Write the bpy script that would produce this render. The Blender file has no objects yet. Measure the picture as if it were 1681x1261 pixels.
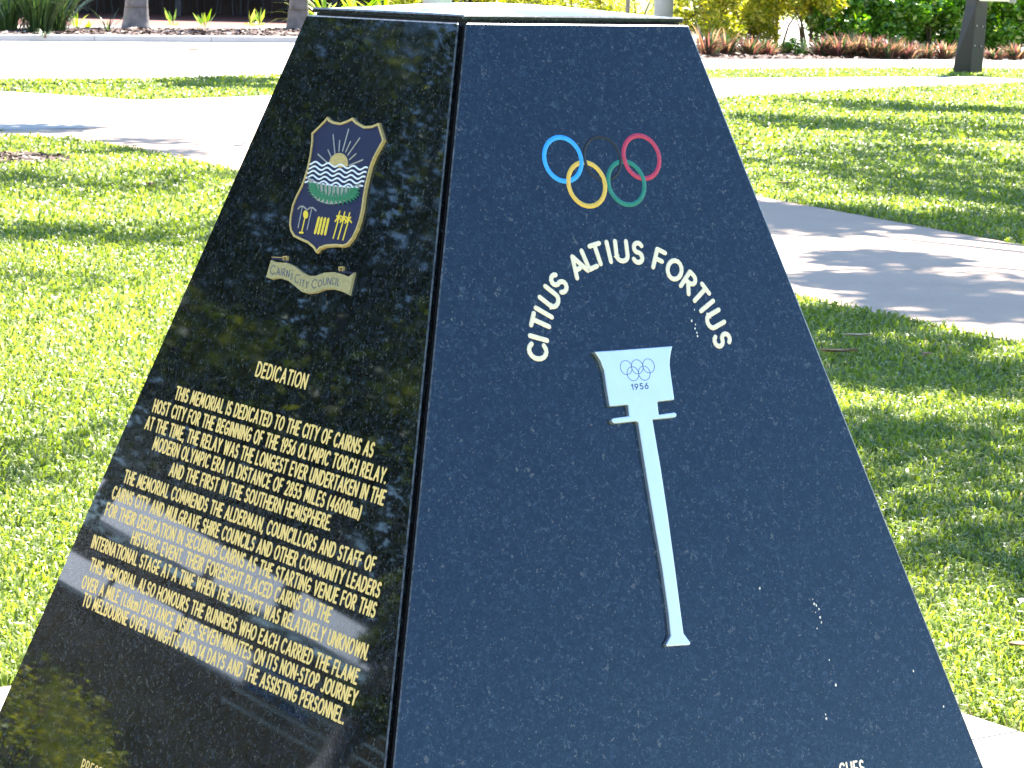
import bpy, bmesh, math, random
import numpy as np
from math import sin, cos, pi, radians, atan2, sqrt
from mathutils import Vector, Matrix

random.seed(7)
RS = np.random.RandomState(11)
S = bpy.context.scene
COL = S.collection

# ------------------------------------------------------------------ camera
F = 4651.0; PW, PH = 1681.0, 1261.0
PIT, ROL, AIM = 0.14593, 0.023733, 0.008854
CAM = Vector((0, 0, 1.57)); KH = 1.57/1.5
fwd = Vector((sin(AIM)*cos(PIT), cos(AIM)*cos(PIT), -sin(PIT)))
_r = Vector((cos(AIM), -sin(AIM), 0)); _u = _r.cross(fwd)
RGT = _r*cos(ROL) + _u*sin(ROL); UPV = -_r*sin(ROL) + _u*cos(ROL)
cd = bpy.data.cameras.new('camera'); co = bpy.data.objects.new('camera', cd); COL.objects.link(co)
m3 = Matrix((RGT, UPV, -fwd)).transposed()
cd.dof.use_dof = True; cd.dof.focus_distance = 4.75; cd.dof.aperture_fstop = 42
co.matrix_world = Matrix.Translation(CAM) @ m3.to_4x4()
cd.sensor_width = 36.0; cd.lens = F/PW*36.0; cd.clip_end = 3000; cd.clip_start = 0.05
S.camera = co

# ------------------------------------------------------------------ world, sun, exposure
SUN_AZ = radians(24); SUN_EL = radians(52)          # azimuth measured from +Y towards +X
SUN = Vector((sin(SUN_AZ)*cos(SUN_EL), cos(SUN_AZ)*cos(SUN_EL), sin(SUN_EL)))
w = bpy.data.worlds.new('World'); S.world = w; w.use_nodes = True
nt = w.node_tree; bg = nt.nodes['Background']
sky = nt.nodes.new('ShaderNodeTexSky'); sky.sky_type = 'NISHITA'; sky.sun_disc = False
sky.sun_elevation = SUN_EL; sky.sun_rotation = SUN_AZ
sky.air_density = 1.0; sky.dust_density = 0.0; sky.ozone_density = 3.6
nt.links.new(sky.outputs[0], bg.inputs[0]); bg.inputs[1].default_value = 0.088
sd = bpy.data.lights.new('sun', 'SUN'); so = bpy.data.objects.new('sun', sd); COL.objects.link(so)
sd.energy = 4.8; sd.angle = radians(0.53); sd.color = (1.0, 0.96, 0.88)
so.rotation_euler = SUN.to_track_quat('Z', 'Y').to_euler(); so.location = (0, 0, 30)
S.view_settings.view_transform = 'Standard'; S.view_settings.look = 'None'
S.view_settings.gamma = 1; S.view_settings.use_curve_mapping = False
S.view_settings.exposure = 2.52
S.render.engine = 'CYCLES'

# ------------------------------------------------------------------ helpers
def ray(px, py):
    return (fwd*F + RGT*(px-PW/2) + UPV*(PH/2-py)).normalized()
def gp(px, py, z=0.0):
    d = ray(px, py); t = (z-CAM.z)/d.z
    return CAM + d*t

def tag(o, label=None, cat=None, group=None, kind=None):
    if label: o['label'] = label
    if cat: o['category'] = cat
    if group: o['group'] = group
    if kind: o['kind'] = kind
    return o
def empty(name, loc=(0, 0, 0), rz=0.0):
    o = bpy.data.objects.new(name, None); COL.objects.link(o)
    o.location = loc; o.rotation_euler = (0, 0, rz); o.empty_display_size = .1
    return o
def copy_tree(o, parent=None):
    c = o.copy(); COL.objects.link(c); c.parent = parent
    for ch in list(o.children): copy_tree(ch, c)
    return c

class MB:
    def __init__(s, fn=None): s.v = []; s.f = []; s.fn = fn
    def add(s, vs, fs):
        n = len(s.v)
        s.v += [tuple(s.fn(*p)) if s.fn else tuple(p) for p in vs]
        s.f += [tuple(i+n for i in f) for f in fs]
    def box(s, a, b, rz=0.0, c=None):
        x0, y0, z0 = a; x1, y1, z1 = b
        vs = [(x0,y0,z0),(x1,y0,z0),(x1,y1,z0),(x0,y1,z0),(x0,y0,z1),(x1,y0,z1),(x1,y1,z1),(x0,y1,z1)]
        s.add(vs, [(0,3,2,1),(4,5,6,7),(0,1,5,4),(1,2,6,5),(2,3,7,6),(3,0,4,7)])
    def tube(s, pts, rad, n=8, cap=True):
        pts = [Vector(p) for p in pts]; vs = []; fs = []
        if not hasattr(rad, '__len__'): rad = [rad]*len(pts)
        for i, p in enumerate(pts):
            d = (pts[min(i+1, len(pts)-1)] - pts[max(i-1, 0)]).normalized()
            a = d.cross(Vector((0, 0, 1)))
            if a.length < .05: a = Vector((1, 0, 0))
            a.normalize(); b = d.cross(a)
            for k in range(n):
                t = 2*pi*k/n; vs.append(p + (a*cos(t) + b*sin(t))*rad[i])
        for i in range(len(pts)-1):
            for k in range(n):
                k2 = (k+1) % n
                fs.append((i*n+k, i*n+k2, (i+1)*n+k2, (i+1)*n+k))
        if cap:
            fs.append(tuple(range(n))); fs.append(tuple((len(pts)-1)*n+k for k in reversed(range(n))))
        s.add(vs, fs)
    def prism(s, outer, z0, z1, inner=None):
        """outline at z0, outline (or the slightly smaller one) at z1 as an ngon"""
        inner = inner or outer; n = len(outer)
        vs = [(x, y, z0) for x, y in outer] + [(x, y, z1) for x, y in inner]
        fs = [tuple(range(n, 2*n))] + [(i, (i+1) % n, n+(i+1) % n, n+i) for i in range(n)]
        s.add(vs, fs)
    def stroke(s, pts, wd, z0, z1, bev=0.0, closed=False, zf=None):
        h = wd/2; P = [Vector((p[0], p[1])) for p in pts]; n = len(P)
        if closed:
            vs = []; fs = []
            for i in range(n):
                d = (P[(i+1) % n]-P[i-1]).normalized(); nn = Vector((-d.y, d.x))
                dz = zf(i/n) if zf else 0
                for o, z in ((h, z0), (h-bev, z1+dz), (-h+bev, z1+dz), (-h, z0)):
                    q = P[i]+nn*o; vs.append((q.x, q.y, z))
            for i in range(n):
                j = (i+1) % n
                for k in range(3): fs.append((i*4+k, i*4+k+1, j*4+k+1, j*4+k))
            s.add(vs, fs); return
        def outline(h):
            L = []; Rr = []
            for i in range(n):
                d0 = (P[i]-P[i-1]).normalized() if i > 0 else (P[1]-P[0]).normalized()
                d1 = (P[i+1]-P[i]).normalized() if i < n-1 else d0
                d = (d0+d1).normalized(); nn = Vector((-d.y, d.x))
                k = min(1.6, 1/max(.3, nn.dot(Vector((-d0.y, d0.x)))))
                L.append(P[i]+nn*h*k); Rr.append(P[i]-nn*h*k)
            def cp(c, d):
                a0 = atan2(d.y, d.x); return [c+Vector((cos(a0+a), sin(a0+a)))*h for a in (-pi/4, 0, pi/4)]
            de = (P[-1]-P[-2]).normalized(); ds = (P[0]-P[1]).normalized()
            o = Rr + cp(P[-1], de) + list(reversed(L)) + cp(P[0], ds)
            return [(q.x, q.y) for q in o]
        s.prism(outline(h), z0, z1, outline(h-bev))
    def build(s, name, m, parent=None, smooth=False, bevel=0.0, label=None):
        me = bpy.data.meshes.new(name); me.from_pydata([tuple(v) for v in s.v], [], s.f); me.update()
        if bevel or smooth is not None:
            bm = bmesh.new(); bm.from_mesh(me); bmesh.ops.recalc_face_normals(bm, faces=bm.faces)
            bm.to_mesh(me); bm.free()
        if smooth:
            for p in me.polygons: p.use_smooth = True
        me.materials.append(m)
        o = bpy.data.objects.new(name, me); COL.objects.link(o)
        if parent: o.parent = parent
        if bevel and m is M['granite']: me.materials.append(M['arris'])
        if bevel:
            b = o.modifiers.new('bevel', 'BEVEL'); b.width = bevel; b.segments = 2; b.limit_method = 'ANGLE'
            if m is M['granite']: b.material = 1; b.segments = 1
        if label: o['label'] = label
        return o

def np_mesh(name, verts, quads, m, parent=None, tint=None, tris=None):
    """verts Nx3, quads Mx4 (+ tris Kx3): one light-weight mesh; tint is per vertex"""
    me = bpy.data.meshes.new(name); nv = len(verts)
    me.vertices.add(nv); me.vertices.foreach_set('co', np.asarray(verts, dtype=np.float32).ravel())
    nq = len(quads); nt_ = 0 if tris is None else len(tris)
    li = np.asarray(quads).ravel()
    if nt_: li = np.concatenate([li, np.asarray(tris).ravel()])
    me.loops.add(len(li)); me.loops.foreach_set('vertex_index', li.astype(np.int32))
    me.polygons.add(nq+nt_)
    st = np.arange(nq)*4
    if nt_: st = np.concatenate([st, nq*4+np.arange(nt_)*3])
    me.polygons.foreach_set('loop_start', st.astype(np.int32))
    me.update(calc_edges=True)
    if tint is not None:
        a = me.attributes.new('tint', 'FLOAT', 'POINT'); a.data.foreach_set('value', np.asarray(tint, dtype=np.float32))
    me.materials.append(m)
    o = bpy.data.objects.new(name, me); COL.objects.link(o)
    if parent: o.parent = parent
    return o

# ------------------------------------------------------------------ materials
def newmat(name):
    m = bpy.data.materials.new(name); m.use_nodes = True
    return m, m.node_tree, m.node_tree.nodes['Principled BSDF']
def N(t, kind, **kw):
    n = t.nodes.new(kind)
    for k, v in kw.items():
        if k in n.inputs: n.inputs[k].default_value = v
        else: setattr(n, k, v)
    return n
def ramp(t, fac, stops, interp='LINEAR'):
    r = t.nodes.new('ShaderNodeValToRGB'); r.color_ramp.interpolation = interp
    e = r.color_ramp.elements
    while len(e) < len(stops): e.new(0.5)
    for i, (p, c) in enumerate(stops): e[i].position = p; e[i].color = (*c, 1)
    t.links.new(fac, r.inputs[0]); return r
def bump(t, b, h, strength=.3, dist=.01):
    n = N(t, 'ShaderNodeBump'); n.inputs['Strength'].default_value = strength; n.inputs['Distance'].default_value = dist
    t.links.new(h, n.inputs['Height']); t.links.new(n.outputs[0], b.inputs['Normal'])
M_ARRIS = None
def simple(name, col, rough=.6, metal=0.0, var=.25, scale=8.0, bmp=0.0, spec=.5):
    m, t, b = newmat(name)
    tc = N(t, 'ShaderNodeTexCoord'); no = N(t, 'ShaderNodeTexNoise', Scale=scale, Detail=6.0)
    t.links.new(tc.outputs['Object'], no.inputs['Vector'])
    c0 = tuple(x*(1-var) for x in col); c1 = tuple(min(1, x*(1+var)) for x in col)
    r = ramp(t, no.outputs[0], [(.3, c0), (.7, c1)]); t.links.new(r.outputs[0], b.inputs['Base Color'])
    b.inputs['Roughness'].default_value = rough; b.inputs['Metallic'].default_value = metal
    b.inputs['Specular IOR Level'].default_value = spec
    if bmp: bump(t, b, no.outputs[0], bmp)
    return m

def granite():
    m, t, b = newmat('polished_granite'); L = t.links.new
    tc = N(t, 'ShaderNodeTexCoord')
    no = N(t, 'ShaderNodeTexNoise', Scale=60.0, Detail=3.0); L(tc.outputs['Object'], no.inputs['Vector'])
    mx = N(t, 'ShaderNodeMixRGB', blend_type='ADD'); mx.inputs[0].default_value = 0.035
    L(tc.outputs['Object'], mx.inputs[1]); L(no.outputs['Color'], mx.inputs[2])
    no2 = N(t, 'ShaderNodeTexNoise', Scale=260.0, Detail=2.0); L(tc.outputs['Object'], no2.inputs['Vector'])
    mx2 = N(t, 'ShaderNodeMixRGB', blend_type='ADD'); mx2.inputs[0].default_value = 0.010
    L(mx.outputs[0], mx2.inputs[1]); L(no2.outputs['Color'], mx2.inputs[2])
    v1 = N(t, 'ShaderNodeTexVoronoi', Scale=210.0); L(mx2.outputs[0], v1.inputs['Vector'])
    sep = N(t, 'ShaderNodeSeparateColor'); L(v1.outputs['Color'], sep.inputs[0])
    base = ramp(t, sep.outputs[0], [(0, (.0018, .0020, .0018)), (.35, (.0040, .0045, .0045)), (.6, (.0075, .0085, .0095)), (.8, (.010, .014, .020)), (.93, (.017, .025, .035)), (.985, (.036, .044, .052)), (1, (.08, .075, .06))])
    v2 = N(t, 'ShaderNodeTexVoronoi', Scale=420.0); L(tc.outputs['Object'], v2.inputs['Vector'])
    s2 = N(t, 'ShaderNodeSeparateColor'); L(v2.outputs['Color'], s2.inputs[0])
    fl = ramp(t, s2.outputs[1], [(0, (0, 0, 0)), (.955, (0, 0, 0)), (.985, (.018, .015, .012)), (1, (.09, .075, .055))])
    ad = N(t, 'ShaderNodeMixRGB', blend_type='ADD'); ad.inputs[0].default_value = 1.0
    L(base.outputs[0], ad.inputs[1]); L(fl.outputs[0], ad.inputs[2])
    L(ad.outputs[0], b.inputs['Base Color'])
    n3 = N(t, 'ShaderNodeTexNoise', Scale=7.0, Detail=5.0); L(tc.outputs['Object'], n3.inputs['Vector'])
    rr = ramp(t, n3.outputs[0], [(.35, (.012,)*3), (.75, (.035,)*3)]); L(rr.outputs[0], b.inputs['Roughness'])
    b.inputs['IOR'].default_value = 1.56; b.inputs['Specular Tint'].default_value = (.56, .79, 1, 1)  # sky reflection deepened by blue put into the specular tint and flecks
    bump(t, b, sep.outputs[1], .05, .0004)
    return m
M = {}
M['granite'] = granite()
M['arris'] = simple('honed_granite_arris', (.055, .06, .065), .38, scale=120, var=.95)
M['core'] = simple('joint_mortar', (.018, .013, .012), .8, scale=90, bmp=.4)
M['gold'] = simple('gilt_lettering', (.92, .59, .18), .45, .0, .12, 300)
M['cream'] = simple('cream_enamel_lettering', (.95, .76, .50), .5, .0, .08, 120)
M['rim_gold'] = simple('brushed_gilt_metal', (.60, .41, .14), .42, .25, .2, 200)
M['ribbon'] = simple('dull_gilt_ribbon', (.40, .31, .13), .5, .2, .2, 200)
M['silver'] = simple('pewter_grey_metal', (.36, .33, .28), .4, .3, .15, 300)
M['navy'] = simple('navy_enamel', (.006, .007, .048), .3, 0, .2, 80)
M['black_paint'] = simple('black_paint', (.008, .008, .010), .35)
M['white_enamel'] = simple('white_enamel', (.8, .8, .8), .4, 0, .03)
M['green_enamel'] = simple('green_enamel', (.02, .17, .07), .35, 0, .3, 300)
M['yellow_enamel'] = simple('yellow_enamel', (.85, .58, .03), .4, 0, .08, 300)
M['steel'] = simple('satin_steel', (.62, .66, .69), .38, .85, .03, 30)
M['ink'] = simple('engraved_ink', (.03, .05, .12), .5)
for nm, c in dict(ring_blue=(.03, .36, .80), ring_yellow=(.80, .47, .06), ring_black=(.003, .004, .008), ring_green=(.01, .19, .12), ring_red=(.52, .03, .07)).items():
    M[nm] = simple(nm+'_paint', c, .5, 0, .08, 150)
M['splat'] = simple('dried_dropping', (.75, .68, .55), .8)

def concrete(name, c, sc=1.0):
    m, t, b = newmat(name); L = t.links.new
    tc = N(t, 'ShaderNodeTexCoord')
    a = N(t, 'ShaderNodeTexNoise', Scale=1.3*sc, Detail=8.0, Roughness=.7); L(tc.outputs['Object'], a.inputs['Vector'])
    g = N(t, 'ShaderNodeTexNoise', Scale=140.0, Detail=3.0); L(tc.outputs['Object'], g.inputs['Vector'])
    r1 = ramp(t, a.outputs[0], [(.3, tuple(x*.82 for x in c)), (.7, c)])
    r2 = ramp(t, g.outputs[0], [(.35, (.72,)*3), (.55, (1,)*3), (.7, (1.1,)*3)])
    mm = N(t, 'ShaderNodeMixRGB', blend_type='MULTIPLY'); mm.inputs[0].default_value = .8
    L(r1.outputs[0], mm.inputs[1]); L(r2.outputs[0], mm.inputs[2]); L(mm.outputs[0], b.inputs['Base Color'])
    b.inputs['Roughness'].default_value = .85; bump(t, b, g.outputs[0], .35, .004)
    return m
M['concrete'] = concrete('pale_concrete', (.53, .46, .39))
M['path'] = concrete('exposed_aggregate', (.56, .39, .27))
M['kerb'] = concrete('kerb_concrete', (.42, .42, .43))
M['redpave'] = concrete('red_paving', (.20, .065, .045))
M['joint'] = simple('joint_dark', (.16, .13, .12), .9)
def lawnmat():
    m, t, b = newmat('lawn_soil'); L = t.links.new
    tc = N(t, 'ShaderNodeTexCoord')
    a = N(t, 'ShaderNodeTexNoise', Scale=30.0, Detail=8.0, Roughness=.75); L(tc.outputs['Object'], a.inputs['Vector'])
    r = ramp(t, a.outputs[0], [(.3, (.06, .075, .022)), (.5, (.12, .15, .035)), (.7, (.19, .22, .06))])
    L(r.outputs[0], b.inputs['Base Color']); b.inputs['Roughness'].default_value = .9
    bump(t, b, a.outputs[0], .8, .03)
    return m
M['lawn'] = lawnmat()
def leafmat(name, stops, trans=.4, rough=.4, spec=.5):
    m, t, b = newmat(name); L = t.links.new
    at = N(t, 'ShaderNodeAttribute', attribute_name='tint')
    r = ramp(t, at.outputs['Fac'], stops)
    L(r.outputs[0], b.inputs['Base Color']); b.inputs['Roughness'].default_value = rough
    b.inputs['Specular IOR Level'].default_value = spec
    tr = N(t, 'ShaderNodeBsdfTranslucent')
    hs = N(t, 'ShaderNodeHueSaturation', Saturation=1.1, Value=1.5); L(r.outputs[0], hs.inputs['Color']); L(hs.outputs[0], tr.inputs[0])
    mx = N(t, 'ShaderNodeMixShader'); mx.inputs[0].default_value = trans
    L(b.outputs[0], mx.inputs[1]); L(tr.outputs[0], mx.inputs[2])
    L(mx.outputs[0], t.nodes['Material Output'].inputs[0])
    return m
M['grass'] = leafmat('grass_blade', [(0, (.10, .14, .022)), (.4, (.205, .265, .038)), (.8, (.34, .40, .065)), (.93, (.38, .40, .13)), (1, (.42, .34, .16))], .48, .38, .4)
M['leaf_dark'] = leafmat('tree_leaf', [(0, (.035, .055, .010)), (.6, (.09, .125, .015)), (1, (.22, .23, .035))], .45)
M['leaf_yellow'] = leafmat('yellow_shrub_leaf', [(0, (.08, .12, .012)), (.35, (.28, .32, .015)), (.7, (.52, .48, .03)), (1, (.65, .56, .14))], .45, .4)
M['leaf_green'] = leafmat('broad_green_leaf', [(0, (.04, .11, .012)), (.5, (.12, .28, .025)), (.85, (.24, .42, .04)), (1, (.5, .55, .16))], .5, .2, 1.0)
M['leaf_red'] = leafmat('red_strap_leaf', [(0, (.03, .07, .02)), (.3, (.08, .09, .04)), (.5, (.17, .06, .07)), (.75, (.30, .14, .08)), (1, (.48, .32, .18))], .35, .4)
M['leaf_strap'] = leafmat('strap_leaf', [(0, (.03, .06, .02)), (.6, (.06, .11, .03)), (1, (.14, .18, .05))], .3, .4)
M['leaf_lime'] = leafmat('lime_leaf', [(0, (.10, .20, .02)), (.5, (.26, .38, .03)), (1, (.5, .5, .10))], .5, .4)
M['mulch'] = leafmat('mulch_chip', [(0, (.03, .018, .014)), (.5, (.12, .065, .05)), (.85, (.25, .17, .13)), (1, (.5, .42, .36))], .0, .9)
M['mulch_soil'] = simple('mulch_soil', (.09, .055, .045), .95, 0, .5, 25, .6)
M['bark'] = simple('palm_bark', (.17, .145, .135), .85, 0, .35, 6, .5)
M['twig'] = simple('shrub_stem', (.13, .085, .05), .85, 0, .3, 20, .3)
M['post'] = simple('dark_bronze_paint', (.016, .014, .013), .45, .1, .15, 5)
M['box'] = simple('cream_box_paint', (.75, .71, .66), .5, 0, .04, 5)
M['greybox'] = simple('grey_plastic', (.35, .36, .38), .5)
M['pole'] = simple('pale_blue_paint', (.52, .60, .62), .45, 0, .08, 4)
M['galv'] = simple('weathered_timber_post', (.30, .27, .25), .7, 0, .2, 15)
M['darkwall'] = simple('dark_timber_wall', (.035, .020, .018), .8, 0, .4, 2)
M['chair'] = simple('dark_chair', (.02, .02, .03), .5)
M['denim'] = simple('blue_seat_cloth', (.03, .04, .09), .8)
M['fascia'] = simple('pale_grey_roof_sheet', (.78, .76, .80), .5, 0, .12, .6)
M['fascia2'] = simple('brown_render', (.36, .25, .19), .8, 0, .3, 1.5)
M['blueglass'] = simple('blue_panel', (.05, .18, .50), .4, 0, .2, 2)
M['deadleaf'] = simple('dead_leaf', (.30, .18, .09), .8, 0, .4, 60)
M['tanleaf'] = simple('tan_dead_leaf', (.50, .38, .22), .8, 0, .3, 60)
M['petal'] = simple('white_petal', (.85, .82, .78), .6, 0, .05, 60)

# ------------------------------------------------------------------ ground and paths
def sheet(name, pts, z, m, label=None, kind='structure'):
    me = bpy.data.meshes.new(name)
    me.from_pydata([(p[0], p[1], z) for p in pts], [], [tuple(range(len(pts)))]); me.update()
    bm = bmesh.new(); bm.from_mesh(me)
    for f in bm.faces:
        if f.normal.z < 0: f.normal_flip()
    bm.to_mesh(me); bm.free()
    me.materials.append(m); o = bpy.data.objects.new(name, me); COL.objects.link(o); o['kind'] = kind
    if label: o['label'] = label
    return o
def G(l, z=0): return [(gp(x, y, z).x, gp(x, y, z).y) for x, y in l]
sheet('ground', [(-900, -300), (900, -300), (900, 1600), (-900, 1600)], 0.0, M['lawn'])

farL = G([(0, 150), (230, 165), (460, 157)])
farR = G([(1165, 129), (1400, 127), (1600, 126), (1681, 131)])
nearR = G([(1681, 137), (1450, 146), (1170, 163)])
nearL = G([(480, 205), (0, 216)])
main_path = [(-30, 40)] + farL + farR + [(24, 48), (24, 44.6)] + nearR + [(0.3, 33)] + nearL + [(-30, 24.6)]
# keep the polygon in walking order: far side left to right, near side right to left
sheet('footpath', main_path, .004, M['concrete'])
diag = G([(480, 205), (250, 206), (0, 217)]) + [(-14, 26.0), (-14, 25.2)] + G([(0, 225), (110, 228), (250, 252), (380, 280)]) + \
       G([(1310, 490), (1681, 567)]) + [(4.9, 5.2), (6.4, 7.5)] + G([(1681, 405), (1248, 325)]) + [(0.9, 22.9), (-.2, 26.7)]
sheet('side_path', diag, .008, M['path'])
road = [(-40, 35)] + G([(0, 132), (230, 131), (460, 124)]) + G([(1165, 116), (1400, 113), (1681, 114)]) + [(30, 49.5), (30, 58.5)] + \
       G([(1681, 97), (1500, 97), (1170, 97)]) + [(1.0, 56)] + G([(490, 71), (0, 68)]) + [(-40, 47.3)]
sheet('road', road, .004, M['concrete'])
sheet('plaza', [(1.2, 60), (30, 63), (60, 83), (60, 100), (2, 100)], .004, M['concrete'])
RPn = G([(0, 46.5), (500, 47.5)], .11); RPf = G([(0, 42), (500, 43)], .11)
rd = (Vector(RPn[1])-Vector(RPn[0]))*2.2
sheet('rear_path', [tuple(Vector(RPn[0])-rd), RPn[0], RPn[1], tuple(Vector(RPn[1])+rd*.12), tuple(Vector(RPf[1])+rd*.12), RPf[1], RPf[0], tuple(Vector(RPf[0])-rd)], .114, M['concrete'])
# left bed, raised behind the kerb
kl = [Vector((-40, 33.0+0)), Vector(G([(0, 68)])[0]), Vector(G([(490, 71)])[0]), Vector((1.0, 56.5))]
kl[0] = kl[1] + (kl[1]-kl[2]).normalized()*30
kd = (kl[2]-kl[1]).normalized(); kn = Vector((-kd.y, kd.x))
kb = MB()
K0 = kl[0]; K1 = kl[2] + kd*3.0
nseg = 16
kroot = empty('kerb', (0, 0, 0)); kroot['kind'] = 'structure'
Lk = (K1-K0).length/nseg
for i in range(nseg):
    a = K0+kd*(i*Lk+.006); b_ = K0+kd*((i+1)*Lk-.006)
    q = MB(); vs = []
    for p, z in ((a, -.05), (b_, -.05)):
        vs += [(p.x, p.y, z), (p.x+kn.x*.02, p.y+kn.y*.02, .115), (p.x+kn.x*.04, p.y+kn.y*.04, .13), (p.x+kn.x*.18, p.y+kn.y*.18, .13), (p.x+kn.x*.18, p.y+kn.y*.18, -.05)]
    q.add(vs, [(0, 1, 6, 5), (1, 2, 7, 6), (2, 3, 8, 7), (3, 4, 9, 8), (0, 4, 3, 2, 1), (5, 6, 7, 8, 9)])
    q.build('kerb_stone', M['kerb'], kroot)
RPn = G([(0, 46.5), (500, 47.5)], .11); rd = (Vector(RPn[1])-Vector(RPn[0]))*2.2
bedL = [tuple(K0+kn*.17), tuple(K1+kn*.17), tuple(Vector(RPn[1])+rd*.12), RPn[1], RPn[0], tuple(Vector(RPn[0])-rd)]
sheet('garden_bed', bedL, .10, M['mulch_soil'])
sheet('red_paving', [tuple(Vector(RPf[0])-rd), RPf[0], RPf[1], tuple(Vector(RPf[1])+rd*.12), (1.5, 100), (-60, 100)], .106, M['redpave'])
bedR = G([(1100, 97), (1300, 98), (1500, 97), (1681, 97)]) + [(30, 58.8), (30, 65), (10, 61.2), (1.2, 59.4), (1.2, 54.4)]
sheet('garden_bed', bedR, .012, M['mulch_soil'])
# joints sawn in the paths
def joint(p, q, wd=.018, z=.0125):
    p = Vector(p); q = Vector(q); d = (q-p).normalized(); n = Vector((-d.y, d.x))*wd/2
    sheet('path_joint', [p-n, q-n, q+n, p+n], z, M['joint'])
jl = G([(-200, 219), (480, 206)]); joint(jl[0], jl[1], .05)
jl = G([(60, 181), (210, 169)]); joint(jl[0], jl[1], .03, .0085)
jl = G([(1170, 150), (1290, 164)])
jl = G([(1590, 128), (1640, 131)]); joint(jl[0], jl[1], .06, .0085)
jl = G([(300, 262), (420, 264)]); joint(jl[0], jl[1], .012)

# ------------------------------------------------------------------ memorial
HT = CAM.z-.09079; PHI = .599056; KX, SX, KY, SY = .306195, .2393, .31858, .2518
BX = Vector((cos(PHI), sin(PHI), 0)); BY = Vector((-sin(PHI), cos(PHI), 0)); BZ = Vector((0, 0, 1))
MC = Vector((0, 5, 0))
NR = (-BY+KY*BZ).normalized(); NL = (-BX+KX*BZ).normalized()
CR = BZ*HT - BY*SY; CL = BZ*HT - BX*SX
FR = {0: (CR, BX, NR.cross(BX), NR), 1: (CL, -BY, NL.cross(-BY), NL)}
CB = BZ*HT + BY*SY; CK = BZ*HT + BX*SX
NB = (BY+KY*BZ).normalized(); NK = (BX+KX*BZ).normalized()
FR[2] = (CB, -BX, NB.cross(-BX), NB); FR[3] = (CK, BY, NK.cross(BY), NK)
def FL(wh):
    c, X, Y, n = FR[wh]
    return lambda u, v, w_: c + X*u + Y*v + n*w_
def UV(wh, px, py, off=0.0):
    c, X, Y, n = FR[wh]; c = c+MC+n*off
    d = ray(px, py); t = (c-CAM).dot(n)/d.dot(n); P = CAM+d*t
    return ((P-c).dot(X), (P-c).dot(Y))

mon = empty('memorial', MC)
tag(mon, 'polished dark granite pyramid memorial with gilt inscription, crest, coloured rings and steel torch', 'memorial')
def frustum(mb, inset, z0, z1):
    vs = []
    for z in (z0, z1):
        t = HT-z; hx = SX+KX*t-inset; hy = SY+KY*t-inset
        for a, b in ((-1, -1), (1, -1), (1, 1), (-1, 1)): vs.append(BX*a*hx + BY*b*hy + BZ*z)
    mb.add(vs, [(0, 3, 2, 1), (4, 5, 6, 7), (0, 1, 5, 4), (1, 2, 6, 5), (2, 3, 7, 6), (3, 0, 4, 7)])
mb = MB(); frustum(mb, .017, 0.0, HT-.004); mb.build('core', M['core'], mon)
TH = .020
for wh in range(4):
    s_, k_ = (SY, KY) if wh in (1, 3) else (SX, KX)
    kk = KX if wh in (1, 3) else KY            # slope of this face
    sl = HT/ (1/sqrt(1+kk*kk)) ; 
    q = MB(FL(wh)); gap = .0086
    lab = {0: None, 1: None}.get(wh)
    zb = -(HT-.015)*sqrt(1+kk*kk)
    def hw(v): return s_ + k_*(-v/sqrt(1+kk*kk)) - gap
    pts = [(-hw(0), 0.0), (hw(0), 0.0), (hw(zb), zb), (-hw(zb), zb)]
    ins = [(-hw(0)+.012, 0.0), (hw(0)-.012, 0.0), (hw(zb)-.012, zb), (-hw(zb)+.012, zb)]
    vs = [(u, v, 0) for u, v in pts] + [(u, v, -TH) for u, v in ins]
    q.add(vs, [(0, 1, 2, 3), (7, 6, 5, 4), (0, 4, 5, 1), (1, 5, 6, 2), (2, 6, 7, 3), (3, 7, 4, 0)])
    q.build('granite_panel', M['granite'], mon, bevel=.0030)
# cap: thin slab, gently domed, standing on a shadow gap
q = MB(); n = 10; vs = []; fs = []
hx, hy = SX-.010, SY-.010
for i in range(n+1):
    for j in range(n+1):
        a = -1+2*i/n; b = -1+2*j/n
        vs.append(BX*a*hx + BY*b*hy + BZ*(HT+.0125+.017*(1-a*a)*(1-b*b)))
for i in range(n):
    for j in range(n): fs.append((i*(n+1)+j, (i+1)*(n+1)+j, (i+1)*(n+1)+j+1, i*(n+1)+j+1))
rim = [i*(n+1) for i in range(n+1)] + [n*(n+1)+j for j in range(1, n+1)] + [i*(n+1)+n for i in range(n-1, -1, -1)] + [j for j in range(n-1, 0, -1)]
base_i = len(vs)
for r_ in rim: v = Vector(vs[r_]); vs.append(Vector((v.x, v.y, HT+.0035)))
for k in range(len(rim)):
    k2 = (k+1) % len(rim); fs.append((rim[k], rim[k2], base_i+k2, base_i+k))
fs.append(tuple(base_i+k for k in range(len(rim))))
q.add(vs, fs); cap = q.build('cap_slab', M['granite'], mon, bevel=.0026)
for p in cap.data.polygons: p.use_smooth = False
q = MB(); vs = []
for z in (HT-.006, HT+.003):
    for a, b in ((-1, -1), (1, -1), (1, 1), (-1, 1)): vs.append(BX*a*(hx-.006) + BY*b*(hy-.006) + BZ*z)
q.add(vs, [(0, 3, 2, 1), (4, 5, 6, 7), (0, 1, 5, 4), (1, 2, 6, 5), (2, 3, 7, 6), (3, 0, 4, 7)]); q.build('cap_bedding', M['core'], mon)

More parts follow.
